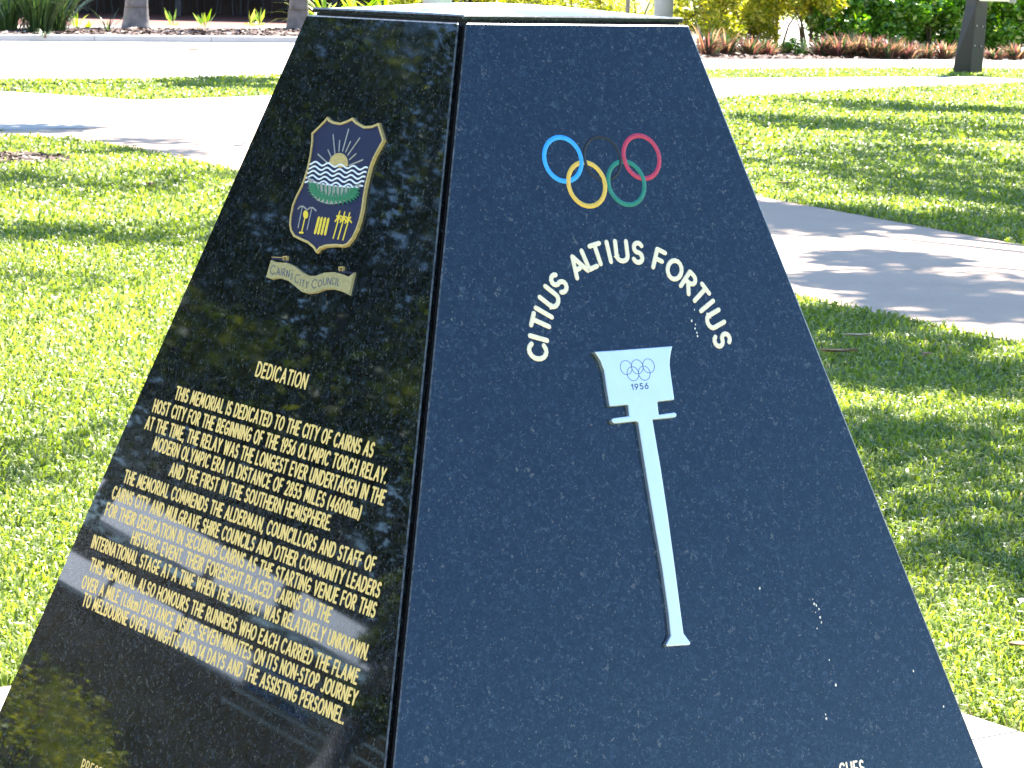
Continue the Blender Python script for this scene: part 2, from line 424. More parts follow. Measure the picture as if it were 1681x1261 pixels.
# ---- single-stroke alphabet, cap height 1
def arc(cx, cy, rx, ry, a0, a1, n=8):
    return [(cx+rx*cos(radians(a0+(a1-a0)*i/n)), cy+ry*sin(radians(a0+(a1-a0)*i/n))) for i in range(n+1)]
O_ = lambda w_: ('c', arc(w_/2, .5, w_/2, .5, 90, 450-360/16, 15))
GL = {
 'A': (.66, [[(0, 0), (.33, 1)], [(.33, 1), (.66, 0)], [(.12, .33), (.54, .33)]]),
 'B': (.5, [[(0, 0), (0, 1)], [(0, 1)] + arc(.22, .76, .22, .24, 90, -90) + [(0, .52)], [(0, .5)] + arc(.25, .26, .25, .26, 90, -90) + [(0, 0)]]),
 'C': (.6, [arc(.34, .5, .34, .5, 45, 315, 12)]),
 'D': (.6, [[(0, 0), (0, 1)], [(0, 1), (.2, 1)] + arc(.2, .5, .4, .5, 80, -80, 9) + [(.2, 0), (0, 0)]]),
 'E': (.44, [[(0, 0), (0, 1)], [(0, 1), (.42, 1)], [(0, .52), (.38, .52)], [(0, 0), (.44, 0)]]),
 'F': (.42, [[(0, 0), (0, 1)], [(0, 1), (.42, 1)], [(0, .5), (.36, .5)]]),
 'G': (.66, [arc(.35, .5, .35, .5, 50, 330, 12) + [(.66, .42)], [(.66, .44), (.38, .44)]]),
 'H': (.58, [[(0, 0), (0, 1)], [(.58, 0), (.58, 1)], [(0, .5), (.58, .5)]]),
 'I': (.02, [[(.01, 0), (.01, 1)]]),
 'J': (.36, [[(.36, 1), (.36, .24)] + arc(.17, .2, .19, .2, 0, -150, 6)]),
 'K': (.54, [[(0, 0), (0, 1)], [(.5, 1), (.03, .48)], [(.12, .56), (.54, 0)]]),
 'L': (.42, [[(0, 1), (0, 0)], [(0, 0), (.42, 0)]]),
 'M': (.76, [[(0, 0), (.1, 1)], [(.1, 1), (.38, .2)], [(.38, .2), (.66, 1)], [(.66, 1), (.76, 0)]]),
 'N': (.6, [[(0, 0), (0, 1)], [(0, 1), (.6, 0)], [(.6, 0), (.6, 1)]]),
 'O': (.7, [O_(.7)]),
 'P': (.46, [[(0, 0), (0, 1)], [(0, 1)] + arc(.2, .73, .25, .27, 90, -90) + [(0, .46)]]),
 'R': (.5, [[(0, 0), (0, 1)], [(0, 1)] + arc(.2, .74, .25, .26, 90, -90) + [(0, .48)], [(.2, .46), (.5, 0)]]),
 'S': (.46, [arc(.23, .75, .21, .25, 35, 250, 8) + arc(.23, .26, .23, .26, 85, -150, 9)]),
 'T': (.52, [[(0, 1), (.52, 1)], [(.26, 1), (.26, 0)]]),
 'U': (.56, [[(0, 1), (0, .28)] + arc(.28, .28, .28, .28, 180, 360, 8) + [(.56, 1)]]),
 'V': (.62, [[(0, 1), (.31, 0)], [(.31, 0), (.62, 1)]]),
 'W': (.9, [[(0, 1), (.22, 0)], [(.22, 0), (.45, .95)], [(.45, .95), (.68, 0)], [(.68, 0), (.9, 1)]]),
 'Y': (.58, [[(0, 1), (.29, .45)], [(.58, 1), (.29, .45)], [(.29, .45), (.29, 0)]]),
 '0': (.5, [O_(.5)]), '1': (.18, [[(0, .8), (.16, 1)], [(.16, 1), (.16, 0)]]),
 '2': (.46, [arc(.23, .74, .22, .26, 160, -30, 7) + [(0, 0)], [(0, 0), (.46, 0)]]),
 '3': (.44, [arc(.2, .76, .2, .24, 140, -85, 7), arc(.2, .27, .23, .27, 85, -140, 8)]),
 '4': (.5, [[(.38, 0), (.38, 1)], [(.38, 1), (0, .28)], [(0, .28), (.5, .28)]]),
 '5': (.44, [[(.4, 1), (.08, 1)], [(.08, 1), (.04, .56)], [(.04, .56)] + arc(.2, .31, .24, .31, 100, -140, 9)]),
 '6': (.46, [('c', arc(.23, .3, .23, .3, 90, 430, 11)), [(.36, 1), (.03, .42)]]),
 '8': (.46, [('c', arc(.23, .76, .19, .24, 90, 426, 10)), ('c', arc(.23, .27, .23, .27, 90, 426, 10))]),
 '9': (.46, [('c', arc(.23, .7, .23, .3, 90, 430, 11)), [(.1, 0), (.43, .58)]]),
 'k': (.36, [[(0, 0), (0, 1)], [(.32, .62), (.03, .3)], [(.1, .38), (.36, 0)]]),
 'm': (.62, [[(0, 0), (0, .62)], [(0, .45)] + arc(.155, .45, .155, .18, 170, 0, 5) + [(.31, 0)], [(.31, .45)] + arc(.465, .45, .155, .18, 170, 0, 5) + [(.62, 0)]]),
 '.': (.02, [[(.0, 0.0), (.03, .03)]]), ',': (.06, [[(.05, .05), (0, -.16)]]),
 '(': (.14, [arc(.22, .45, .22, .62, 125, 235, 6)]), ')': (.14, [arc(-.08, .45, .22, .62, 55, -55, 6)]),
 '-': (.2, [[(0, .42), (.2, .42)]]),
}
def text_w(s_, gap=.30, sp=.44):
    x = 0
    for i, ch in enumerate(s_):
        if ch == ' ': x += sp
        else: x += GL[ch][0]+gap
    return x-gap
def glyph(q, ch, fn, wd, z0, z1, bev):
    for k, st in enumerate(GL[ch][1]):
        cl = isinstance(st, tuple); pts = st[1] if cl else st
        q.stroke([fn(*p) for p in pts], wd, z0, z1+k*.00003, bev, cl)
def text_line(q, s_, u0, u1, v, h, wd, z0=-.0003, z1=.0005, warp=None, gap=.30, sp=.44):
    k = (u1-u0)/text_w(s_, gap, sp); x = 0
    for ch in s_:
        if ch == ' ': x += sp; continue
        fn = (lambda a, b, x=x: (u0+(x+a)*k, v+b*h)) if not warp else (lambda a, b, x=x: warp((x+a)*k, b))
        glyph(q, ch, fn, wd, z0, z1, wd*.12)
        x += GL[ch][0]+gap

LINES = [
 ("DEDICATION", (419.4, 616.3), (500.5, 638)),
 ("THIS MEMORIAL IS DEDICATED TO THE CITY OF CAIRNS AS", (286.6, 654.3), (610, 750)),
 ("HOST CITY FOR THE BEGINNING OF THE 1956 OLYMPIC TORCH RELAY.", (250.5, 675.2), (631.6, 793)),
 ("AT THE TIME, THE RELAY WAS THE LONGEST EVER UNDERTAKEN IN THE", (238, 702.8), (628.4, 828.6)),
 ("MODERN OLYMPIC ERA (A DISTANCE OF 2855 MILES (4600km)", (250.5, 737), (589, 852)),
 ("AND THE FIRST IN THE SOUTHERN HEMISPHERE.", (277.7, 779.9), (540.3, 870)),
 ("THE MEMORIAL COMMENDS THE ALDERMAN, COUNCILLORS AND STAFF OF", (202.6, 791), (611.9, 938.3)),
 ("CAIRNS CITY AND MULGRAVE SHIRE COUNCILS AND OTHER COMMUNITY LEADERS", (183.3, 817.3), (620.7, 980.3)),
 ("FOR THEIR DEDICATION IN SECURING CAIRNS AS THE STARTING VENUE FOR THIS", (172.2, 844.8), (613.3, 1013.2)),
 ("HISTORIC EVENT. THEIR FORESIGHT PLACED CAIRNS ON THE", (215, 891), (540, 1021)),
 ("INTERNATIONAL STAGE AT A TIME WHEN THE DISTRICT WAS RELATIVELY UNKNOWN.", (150, 897.7), (601.6, 1083)),
 ("THIS MEMORIAL ALSO HONOURS THE RUNNERS WHO EACH CARRIED THE FLAME", (146.6, 935.4), (584.6, 1122.7)),
 ("OVER A MILE (1.6km) DISTANCE INSIDE SEVEN MINUTES ON ITS NON-STOP JOURNEY", (133.8, 963.8), (582, 1157.6)),
 ("TO MELBOURNE OVER 13 NIGHTS AND 14 DAYS AND THE ASSISTING PERSONNEL.", (135, 993), (562.6, 1187.8)),
]
hs = [abs(UV(1, 286.6, 654.3)[1]-UV(1, 288.5, 634.3)[1]), abs(UV(1, 611, 750.7)[1]-UV(1, 614.5, 729.7)[1]), abs(UV(1, 628.4, 828.6)[1]-UV(1, 633.3, 805.6)[1])]
CAPH = sum(hs)/3*1.01
print('cap heights', hs)
FN1 = FL(1); FN0 = FL(0)
def tilted_line(s_, a, b, h, wd, wh=1, mat='gold', name='inscription_line'):
    A_ = Vector(UV(wh, *a)); B_ = Vector(UV(wh, *b)); d = B_-A_
    print(s_[:20], 'v', round(A_.y, 4), round(B_.y, 4), 'u', round(A_.x, 3), round(B_.x, 3))
    q = MB(FL(wh))
    L_ = d.length; dn = d.normalized(); nn = Vector((0, 1))
    text_line(q, s_, 0, L_, 0, h, wd, warp=lambda x, b_: tuple(A_ + dn*x + nn*(b_*h)))
    return q.build(name, M[mat], mon, smooth=None)
for s_, a, b in LINES:
    tilted_line(s_, a, b, CAPH*(1.08 if s_ == 'DEDICATION' else 1), .0048)
tilted_line("PRESENTED", (132, 1266), (193, 1297), CAPH, .0031)
tilted_line("CHES", (1381, 1277), (1420, 1271), .0235, .0042, 0, 'cream')

# ---- coloured rings
def z4(X, Y): return (840+X/3.003, 200+Y/3.003)
RINGS = [('ring_blue', (252, 185), 'blue ring, upper left'), ('ring_yellow', (370, 308), 'yellow ring, lower left'), ('ring_black', (447, 180), 'black ring, upper middle'),
         ('ring_green', (565, 302), 'green ring, lower right'), ('ring_red', (640, 174), 'red ring, upper right')]
rc = [Vector(UV(0, *z4(*c))) for _, c, _ in RINGS]
rad = []
for (_, c, _) in RINGS:
    a = UV(0, *z4(c[0]-99, c[1])); b = UV(0, *z4(c[0]+99, c[1])); rad.append(abs(a[0]-b[0])/2)
RAD = sum(rad)/5; print('ring radius', RAD, [tuple(c) for c in rc])
SW = .0086; RM = RAD-SW/2
over = {}   # (ring, other) -> list of +1/-1 for the two crossings, upper first
def cross(i, j):
    d = rc[j]-rc[i]; a = atan2(d.y, d.x); h = math.acos(min(1, d.length/2/RM)); return (a+h, a-h)
for i, j in ((0, 1), (1, 2), (2, 3), (3, 4)):
    ci = cross(i, j); pts = [rc[i]+Vector((cos(t), sin(t)))*RM for t in ci]
    pts.sort(key=lambda p: -p.y)
    for k, p in enumerate(pts):
        sgn = 1 if (k + i) % 2 == 0 else -1
        over.setdefault(i, []).append((p, sgn)); over.setdefault(j, []).append((p, -sgn))
for i, (mn, c, lab) in enumerate(RINGS):
    n_ = 72; pts = [(rc[i].x+RM*cos(2*pi*k/n_), rc[i].y+RM*sin(2*pi*k/n_)) for k in range(n_)]
    def zf(f, i=i):
        p = rc[i]+Vector((cos(2*pi*f), sin(2*pi*f)))*RM; z = 0
        for c_, s__ in over[i]: z += s__*.0004*math.exp(-((p-c_).length/.010)**2)
        return z
    q = MB(FN0); q.stroke(pts, SW if i != 2 else SW*.7, -.0003, .0009, .0006, True, zf)
    q.build('ring', M[mn], mon, smooth=True, label=lab)

# ---- motto on an arc
MOT = [('C', 125, 1132), ('I', 132, 1066), ('T', 140, 990), ('I', 158, 940), ('U', 190, 868), ('S', 233, 798),
       ('A', 328, 716), ('L', 385, 680), ('T', 421, 648), ('I', 478, 640), ('U', 542, 640), ('S', 622, 642),
       ('F', 728, 676), ('O', 803, 730), ('R', 874, 796), ('T', 934, 846), ('I', 960, 910), ('U', 1002, 975), ('S', 1033, 1076)]
P_ = np.array([UV(0, *z4(x, y)) for _, x, y in MOT])
A_ = np.c_[2*P_, np.ones(len(P_))]; sol = np.linalg.lstsq(A_, (P_**2).sum(1), rcond=None)[0]
MCC = Vector(sol[:2]); MR = sqrt(sol[2]+MCC.length_squared); print('motto circle', MCC, MR)
LH = .0422
wds = dict(C=.6, I=0, T=.5, U=.56, S=.48, A=.66, L=.42, F=.42, O=.72, R=.5)
for (ch, x, y), p in zip(MOT, P_):
    a = atan2(p[1]-MCC.y, p[0]-MCC.x)
    e_r = Vector((cos(a), sin(a))); e_t = Vector((sin(a), -cos(a)))
    ctr = MCC + e_r*(MR*.8+.2*(Vector(p)-MCC).length)
    gw = GL[ch][0]
    q = MB(FN0); kx = 1.20
    hh = LH - .0085
    glyph(q, ch, lambda s1, s2: tuple(ctr + e_t*((s1-gw/2)*hh*kx) + e_r*((s2-.5)*hh)), .0089, -.0003, .0011, .0011)
    q.build('letter', M['cream'], mon, smooth=None)

# ---- torch
def t1(X, Y): return (960+X/9.006, 560+Y/9.006)
def t2(X, Y): return (940+X/2.38, 550+Y/2.38)
out = [t1(145, 155), t1(500, 132), t1(1300, 72), t1(1278, 160), t1(1262, 260), t1(1258, 360), t1(1275, 500), t1(1300, 680), t1(1328, 870), t1(1075, 900), t1(1096, 1085),
       t1(1330, 1052), t1(1362, 1075), t1(1355, 1118), t1(1330, 1132), t1(1003, 1163), t2(345, 520), t2(372, 700), t2(402, 920), t2(424, 1090), t2(434, 1165), t2(462, 1203), t2(458, 1211), t2(370, 1217), t2(366, 1208),
       t2(385, 1172), t2(376, 1080), t2(352, 910), t2(316, 700), t2(283, 500), t2(258, 342), t1(770, 1187), t1(440, 1222), t1(410, 1200), t1(396, 1155), t1(420, 1138), t1(662, 1107), t1(645, 945), t1(375, 968), t1(330, 700),
       t1(292, 440), t1(235, 290), t1(190, 215)]
TT = .0085
ouv = [UV(0, x, y, TT) for x, y in out]
q = MB(FN0); q.prism(ouv, -.0005, TT)
torch = q.build('torch', M['steel'], mon, bevel=.0016, label='satin steel torch plate standing proud of the blue face')
for (cx_, cy_) in ((612, 392), (775, 380), (943, 367), (712, 483), (880, 475)):
    a = Vector(UV(0, *t1(cx_, cy_), TT)); b = Vector(UV(0, *t1(cx_+83, cy_), TT)); r0 = abs(b.x-a.x)
    q = MB(FN0); q.stroke([(a.x+r0*1.03*cos(2*pi*k/28), a.y+r0*1.03*sin(2*pi*k/28)) for k in range(28)], .0009, TT-.0002, TT+.0002+cx_*1e-7, 0, True)
    q.build('ring_outline', M['ink'], torch, smooth=None)
a = Vector(UV(0, *t1(700, 720), TT)); b = Vector(UV(0, *t1(940, 700), TT)); hh = Vector(UV(0, *t1(700, 640), TT)).y-a.y
dn = (b-a).normalized(); tw = (b-a).length/text_w('1956'); x = 0
for ch in '1956':
    q = MB(FN0); glyph(q, ch, lambda s1, s2: tuple(a + dn*((x+s1)*tw) + Vector((0, 1))*(s2*hh)), .0018, TT-.0002, TT+.00025, .0001)
    q.build('digit', M['ink'], torch, smooth=None); x += GL[ch][0]+.30

# ---- crest and banner
def z3(X, Y): return (420+X/3.942, 180+Y/3.942)
def z6(X, Y): return (470+X/7.414, 250+Y/7.414)
def C3(l, off=.004): return [UV(1, *z3(*p), off) for p in l]
def C6(l, off=.004): return [UV(1, *z6(*p), off) for p in l]
def inset(poly, d):
    P = [Vector(p) for p in poly]; n = len(P); ar = sum(P[i].x*P[(i+1) % n].y-P[(i+1) % n].x*P[i].y for i in range(n))
    sg = 1 if ar > 0 else -1; out_ = []
    for i in range(n):
        d0 = (P[i]-P[i-1]).normalized(); d1 = (P[(i+1) % n]-P[i]).normalized()
        n0 = Vector((-d0.y, d0.x))*sg; n1 = Vector((-d1.y, d1.x))*sg
        m_ = (n0+n1); m_ = m_.normalized() if m_.length > .05 else n0
        out_.append(tuple(P[i] + m_*d/max(.55, m_.dot(n0))))
    return out_
sh = [(462, 42), (478, 62), (500, 74), (548, 82), (592, 66), (625, 48), (650, 76), (700, 104), (750, 101), (795, 82), (810, 130), (830, 197), (812, 228), (790, 268), (765, 315), (745, 365), (728, 430), (714, 490), (702, 560), (692, 640),
      (675, 715), (655, 775), (628, 832), (590, 880), (560, 890), (510, 886), (450, 890), (412, 903), (388, 930), (368, 898), (330, 866), (285, 847), (242, 825), (222, 790), (214, 750), (218, 690), (233, 615), (258, 555), (288, 498), (310, 440), (328, 380), (345, 300), (357, 210), (358, 150), (405, 105), (440, 70)]
crest = empty('crest', (0, 0, 0)); crest.parent = mon; crest['label'] = 'shield-shaped navy enamel crest with gilt rim'
so_ = C3(sh, .005); si_ = inset(so_, .0048)
q = MB(FN1); n_ = len(so_)
vs = [(x, y, -.0003) for x, y in so_] + [(x, y, .0050) for x, y in inset(so_, .0008)] + [(x, y, .0050) for x, y in si_] + [(x, y, .0028) for x, y in si_]
fs = []
for r_ in range(3):
    for k in range(n_): fs.append((r_*n_+k, r_*n_+(k+1) % n_, (r_+1)*n_+(k+1) % n_, (r_+1)*n_+k))
q.add(vs, fs); q.build('rim', M['rim_gold'], crest, smooth=None)
q = MB(FN1); q.prism(inset(so_, .0044), .0005, .0032); q.build('enamel_field', M['navy'], crest, smooth=None)
Z = .0032
def part(name, mat, parent, label=None): 
    return q.build(name, M[mat], parent, smooth=None, label=label)
# sun and rays
sun_pts = [(470, 345), (480, 318), (497, 295), (520, 282), (545, 279), (568, 288), (586, 308), (594, 335), (594, 366), (540, 375), (490, 362)]
q = MB(FN1); q.prism(C3(sun_pts), Z, Z+.0008, inset(C3(sun_pts), .0008)); part('sun_disc', 'rim_gold', crest)
for a_, b_ in (((400, 288), (460, 343)), ((465, 260), (485, 306)), ((498, 162), (510, 283)), ((541, 200), (536, 268)), ((598, 127), (560, 266)), ((610, 208), (580, 273)), ((670, 184), (594, 293)), ((645, 286), (604, 323)), ((690, 324), (602, 360))):
    q = MB(FN1); q.stroke(C3([a_, b_]), .0030, Z, Z+.0007, .0004); part('sun_ray', 'silver', crest)
# waves
q = MB(FN1)
for r_ in range(5):
    xl, yl = 346-r_*7.0, 346+r_*29.0; xr, yr = 720-r_*7.5, 386+r_*30.0
    pts = []
    for k in range(41):
        f_ = k/40; w0 = (xl+(xr-xl)*f_, yl+(yr-yl)*f_ - 3 + 10.5*sin(2*pi*(f_*4.6+.25)))
        pts.append(w0)
    q = MB(FN1); q.stroke(C3(pts), .0031, Z, Z+.0009+r_*.00002, .0002); part('wave_stripe', 'white_enamel', crest)
# wreath
mid = lambda t: (505+172*math.cos(pi*(1-t))+ (0), 448+45*t + 112*sin(pi*t)**.9)
cres = [(330, 432), (345, 470), (352, 520), (372, 560), (400, 590), (440, 605), (470, 612), (500, 612), (545, 605), (590, 590), (630, 560), (662, 520), (678, 480), (650, 490), (600, 500), (540, 500), (480, 490), (420, 480), (370, 455)]
q = MB(FN1); q.prism(C3(cres), Z, Z+.0014); part('wreath', 'silver', crest)
wre = [c for c in crest.children if c.name.startswith('wreath')][0]
NLv = 19
for k in range(NLv):
    t = (k+.5)/NLv; a = pi*(1.06-1.12*t)
    bx, by = 506+100*cos(a), 492+18*t+36*sin(pi*t); tx, ty = 506+174*cos(a), 458+40*t + 142*sin(pi*t)**.8
    ux, uy = (bx+tx)/2, (by+ty)/2; dx, dy = tx-bx, ty-by; l_ = sqrt(dx*dx+dy*dy); nx, ny = -dy/l_*15, dx/l_*15
    q = MB(FN1); pp = C3([(bx, by), (ux+nx, uy+ny), (tx, ty), (ux-nx, uy-ny)]); q.prism(pp, Z, Z+.0019+.0001*(k % 2), inset(pp, .0004)); part('leaf', 'green_enamel', crest)
for k in range(11):
    x0 = 385+k*27; y0 = 470+k*3.2 + 8*sin(pi*k/10); q = MB(FN1)
    q.stroke(C3([(x0, y0+8), (x0-2+ (k-5)*-1.5, y0+48+10*sin(pi*k/10))]), .0042, Z, Z+.0022, .0006); part('leaf', 'green_enamel', crest)
    q = MB(FN1); q.stroke(C3([(x0-4, y0), (x0+5, y0+3)]), .0026, Z, Z+.0025, .0003); part('bud', 'white_enamel', crest)
# tools
for pts in ([(190, 675), (140, 920)], [(305, 690), (250, 940)]):
    q = MB(FN1); q.stroke(C6(pts), .0022, Z, Z+.0008, .0003); h0 = pts[0]
    q.stroke(C6([(h0[0]-50, h0[1]+12), (h0[0]-25, h0[1]-15), (h0[0]+12, h0[1]-17), (h0[0]+54, h0[1]+20)]), .0030, Z, Z+.0009, .0004); part('pickaxe', 'silver', crest)
q = MB(FN1); q.prism(C6([(235+30*cos(a*pi/6), 757+50*sin(a*pi/6)) for a in range(12)]), Z, Z+.0010); q.stroke(C6([(223, 800), (185, 965)]), .0028, Z, Z+.0009, .0004)
q.stroke(C6([(160, 976), (200, 980)]), .0036, Z, Z+.0011, .0005); part('shovel', 'yellow_enamel', crest)
for (xa, ya), (xb, yb) in (((395, 792), (345, 985)), ((430, 797), (385, 990)), ((470, 802), (425, 996)), ((510, 808), (468, 1000))):
    q = MB(FN1)
    for k in range(3):
        f0, f1 = k/3+.05, (k+1)/3-.05
        q.stroke(C6([(xa+(xb-xa)*f0, ya+(yb-ya)*f0), (xa+(xb-xa)*f1, ya+(yb-ya)*f1)]), .0068, Z, Z+.0010+k*.00002, .0008)
    part('cane_stalk', 'yellow_enamel', crest)
for (xa, ya), (xb, yb) in (((622, 850), (568, 1045)), ((682, 860), (625, 1055)), ((742, 870), (685, 1066))):
    q = MB(FN1); q.stroke(C6([(xa, ya), (xb, yb)]), .0032, Z, Z+.0008, .0004)
    for m_, (ex_, ey_) in enumerate(((-40, 5), (-22, -60), (18, -118), (30, -62), (38, 0))):
        q.stroke(C6([(xa, ya-10), (xa+10+ex_*.3, ya-55+ey_*.3), (xa+10+ex_, ya-15+ey_)]), .0030, Z, Z+.0009+m_*.00003, .0004)
    part('palm_emblem', 'yellow_enamel', crest)
# banner
ban = empty('banner', (0, 0, 0)); ban.parent = mon; ban['label'] = 'waved gilt ribbon banner below the shield'
top = [(97, 968), (130, 984), (200, 988), (250, 1010), (300, 1050), (345, 1073), (390, 1072), (440, 1052), (500, 1048), (560, 1062), (600, 1078), (637, 1050)]
bot = [(603, 1203), (560, 1180), (500, 1162), (440, 1165), (390, 1185), (335, 1192), (290, 1178), (245, 1140), (205, 1108), (150, 1090), (100, 1098), (64, 1085)]
bo = C3(top+bot, .004); q = MB(FN1); q.prism(bo, -.0003, .0040, inset(bo, .0010)); q.build('ribbon', M['ribbon'], ban, smooth=None)
for pts in ([(102, 962), (150, 962), (200, 984)], [(535, 1046), (580, 1052), (628, 1055), (606, 1075)]):
    q = MB(FN1); q.stroke(C3(pts), .0040, -.0003, .0030, .0003); q.build('ribbon_fold', M['navy'], ban, smooth=None)
    q = MB(FN1); x0, y0 = (185, 960) if pts[0][0] < 300 else (548, 1028)
    q.stroke(C3([(pts[0][0], pts[0][1]-8), (x0-12, y0-3)]), .0015, -.0003, .0042, .0003)
    q.stroke(C3([(x0-6, y0+14), (x0-10, y0-8), (x0+14, y0-10), (x0+12, y0+16)]), .0024, -.0003, .0046, .0004)
    q.build('ribbon_curl', M['rim_gold'], ban, smooth=None)
def wavy(fx):
    xs = [75, 130, 190, 240, 290, 340, 390, 440, 500, 560, 610]; ys = [1068, 1074, 1082, 1110, 1150, 1165, 1160, 1142, 1138, 1152, 1172]
    return float(np.interp(fx, xs, ys))
q = MB(FN1); x = 92.0
cw = [('C', 1.25, 40), ('A', 1, 30), ('I', 1, 9), ('R', 1, 25), ('N', 1, 27), ('S', .8, 20), (' ', 0, 8), ('C', 1.25, 34), ('I', 1, 11), ('T', 1, 24), ('Y', 1, 26), (' ', 0, 14), ('C', 1.25, 40), ('O', 1, 33), ('U', 1, 29), ('N', 1, 29), ('C', 1, 25), ('I', 1, 11), ('L', 1, 20)]
for ch, sc, wpx in cw:
    if ch != ' ':
        gw = max(GL[ch][0], .05); ww = wpx-9 if wpx > 14 else .1
        fn = lambda a_, b_: UV(1, *z3(x+a_/gw*ww+b_*6, wavy(x+ww/2)-6-b_*44*sc), .004)
        glyph(q, ch, fn, .0014, .0038, .0044, .0001)
    x += wpx
q.build('banner_lettering', M['ink'], ban, smooth=None)

# ---- dried splatter on the right face
for lst, lb in (([z4(*p) for p in ((900, 927), (887, 982), (905, 1000), (903, 1020), (912, 1040), (915, 1057))], 'small dried specks below the motto'),
            ([(1100+x/2.893, 900+y/2.893) for x, y in ((677, 243), (684, 265), (694, 272), (706, 290), (690, 305), (712, 328), (718, 353), (697, 382), (755, 532), (786, 650), (738, 790), (741, 808), (1155, 583), (425, 190), (1298, 752))], 'dried white specks low on the right face')):
    q = MB(FN0)
    for (x, y) in lst:
        u_, v_ = UV(0, x, y); rr = random.uniform(.0009, .0021)
        q.prism([(u_+rr*cos(k*pi/3)*random.uniform(.6, 1.2), v_+rr*1.3*sin(k*pi/3)*random.uniform(.7, 1.3)) for k in range(6)], -.0002, .0007)
    q.build('dried_specks', M['splat'], mon, smooth=None, label=lb)['kind'] = 'stuff'

# apron paving under the memorial
AP = 1.375
apron = empty('apron', MC); apron['kind'] = 'structure'
for i in range(4):
    for j in range(4):
        a0, a1 = -AP+i*AP/2+.003, -AP+(i+1)*AP/2-.003; b0, b1 = -AP+j*AP/2+.003, -AP+(j+1)*AP/2-.003
        q = MB(lambda x, y, z: BX*x+BY*y+BZ*z); q.box((a0, b0, -.04), (a1, b1, .010))
        q.build('paving_slab', M['concrete'], apron, bevel=.003)

# ------------------------------------------------------------------ grass
def inside(P, poly):
    poly = np.array([tuple(p)[:2] for p in poly]); x, y = P[:, 0], P[:, 1]; r = np.zeros(len(P), bool); j = len(poly)-1
    for i in range(len(poly)):
        xi, yi = poly[i]; xj, yj = poly[j]
        c = ((yi > y) != (yj > y)); xx = (xj-xi)*(y-yi)/((yj-yi) if yj != yi else 1e-9)+xi
        r ^= c & (x < xx); j = i
    return r
dirt = np.array(gp(15, 262))[:2]
def keep(P, pad=0.0):
    k = ~inside(P, main_path) & ~inside(P, diag) & ~inside(P, road) & ~inside(P, bedR)
    d = P-np.array([0, 5.0]); u_ = d@np.array(BX)[:2]; v_ = d@np.array(BY)[:2]
    k &= ~((abs(u_) < AP+.01) & (abs(v_) < AP+.01))
    e = (P-dirt)/np.array([.55, .62]); k &= ~((e**2).sum(1) < RS.uniform(.5, 1.1, len(P)))
    k &= P[:, 1] < 50
    return k
gv, gq, gt, gtint = [], [], [], []
nv = 0
for (y0, y1, dens, ln, wd) in ((5.3, 8, 7600, .044, .0060), (8, 11, 4600, .048, .0068), (11, 16, 2300, .052, .0090), (16, 24, 900, .060, .014), (24, 50, 330, .065, .022)):
    xm = .205*y1+.8; n = int(dens*(y1-y0)*2*xm)
    P = np.c_[RS.uniform(-xm, xm, n), RS.uniform(y0, y1, n)]
    P = P[(abs(P[:, 0]) < .205*P[:, 1]+.8)]; P = P[keep(P)]; n = len(P)
    az = RS.uniform(0, 2*pi, n); lean = RS.uniform(.6, 1.42, n); L_ = ln*RS.uniform(.55, 1.25, n); W_ = wd*RS.uniform(.6, 1.35, n)
    d = np.c_[np.cos(az), np.sin(az)]; s_ = np.c_[-np.sin(az), np.cos(az)]
    z0_ = np.zeros(n)
    # blades start low and arch over
    mh = L_*.55*np.cos(lean*.6)+.004; mo = L_*.55*np.sin(lean*.6); th_ = L_*.55*np.cos(lean*.6)+L_*.45*np.cos(np.minimum(lean*1.35, 1.75)); to = mo+L_*.45*np.sin(lean*1.3)
    tw = RS.uniform(-.5, .5, n)*W_
    def pt(off, side, z): 
        q_ = P + d*off[:, None] + s_*side[:, None]; return np.c_[q_, z]
    V = np.stack([pt(z0_, -W_*.35, z0_-.003), pt(z0_, W_*.35, z0_-.003), pt(mo, -W_*.5, mh-tw*.5), pt(mo, W_*.5, mh+tw*.5), pt(to, z0_, np.maximum(th_, .004))], 1)
    idx = nv+np.arange(n)*5
    gv.append(V.reshape(-1, 3)); gq.append(np.c_[idx, idx+1, idx+3, idx+2]); gt.append(np.c_[idx+2, idx+3, idx+4])
    # patchy tone: slow variation + per blade
    slow = .5+.25*np.sin(P[:, 0]*2.1+np.sin(P[:, 1]*.9)*2)+.25*np.sin(P[:, 1]*1.3+P[:, 0]*.7)
    tv = np.clip(.25+.22*slow+RS.normal(0, .18, n)+(RS.rand(n) > .95)*.45, 0, 1)
    gtint.append(np.repeat(tv, 5)); nv += n*5
print('blades', nv//5)
g = np_mesh('grass', np.concatenate(gv), np.concatenate(gq), M['grass'], None, np.concatenate(gtint), np.concatenate(gt))
tag(g, 'short broad-bladed green turf covering the lawns', 'grass', kind='stuff')

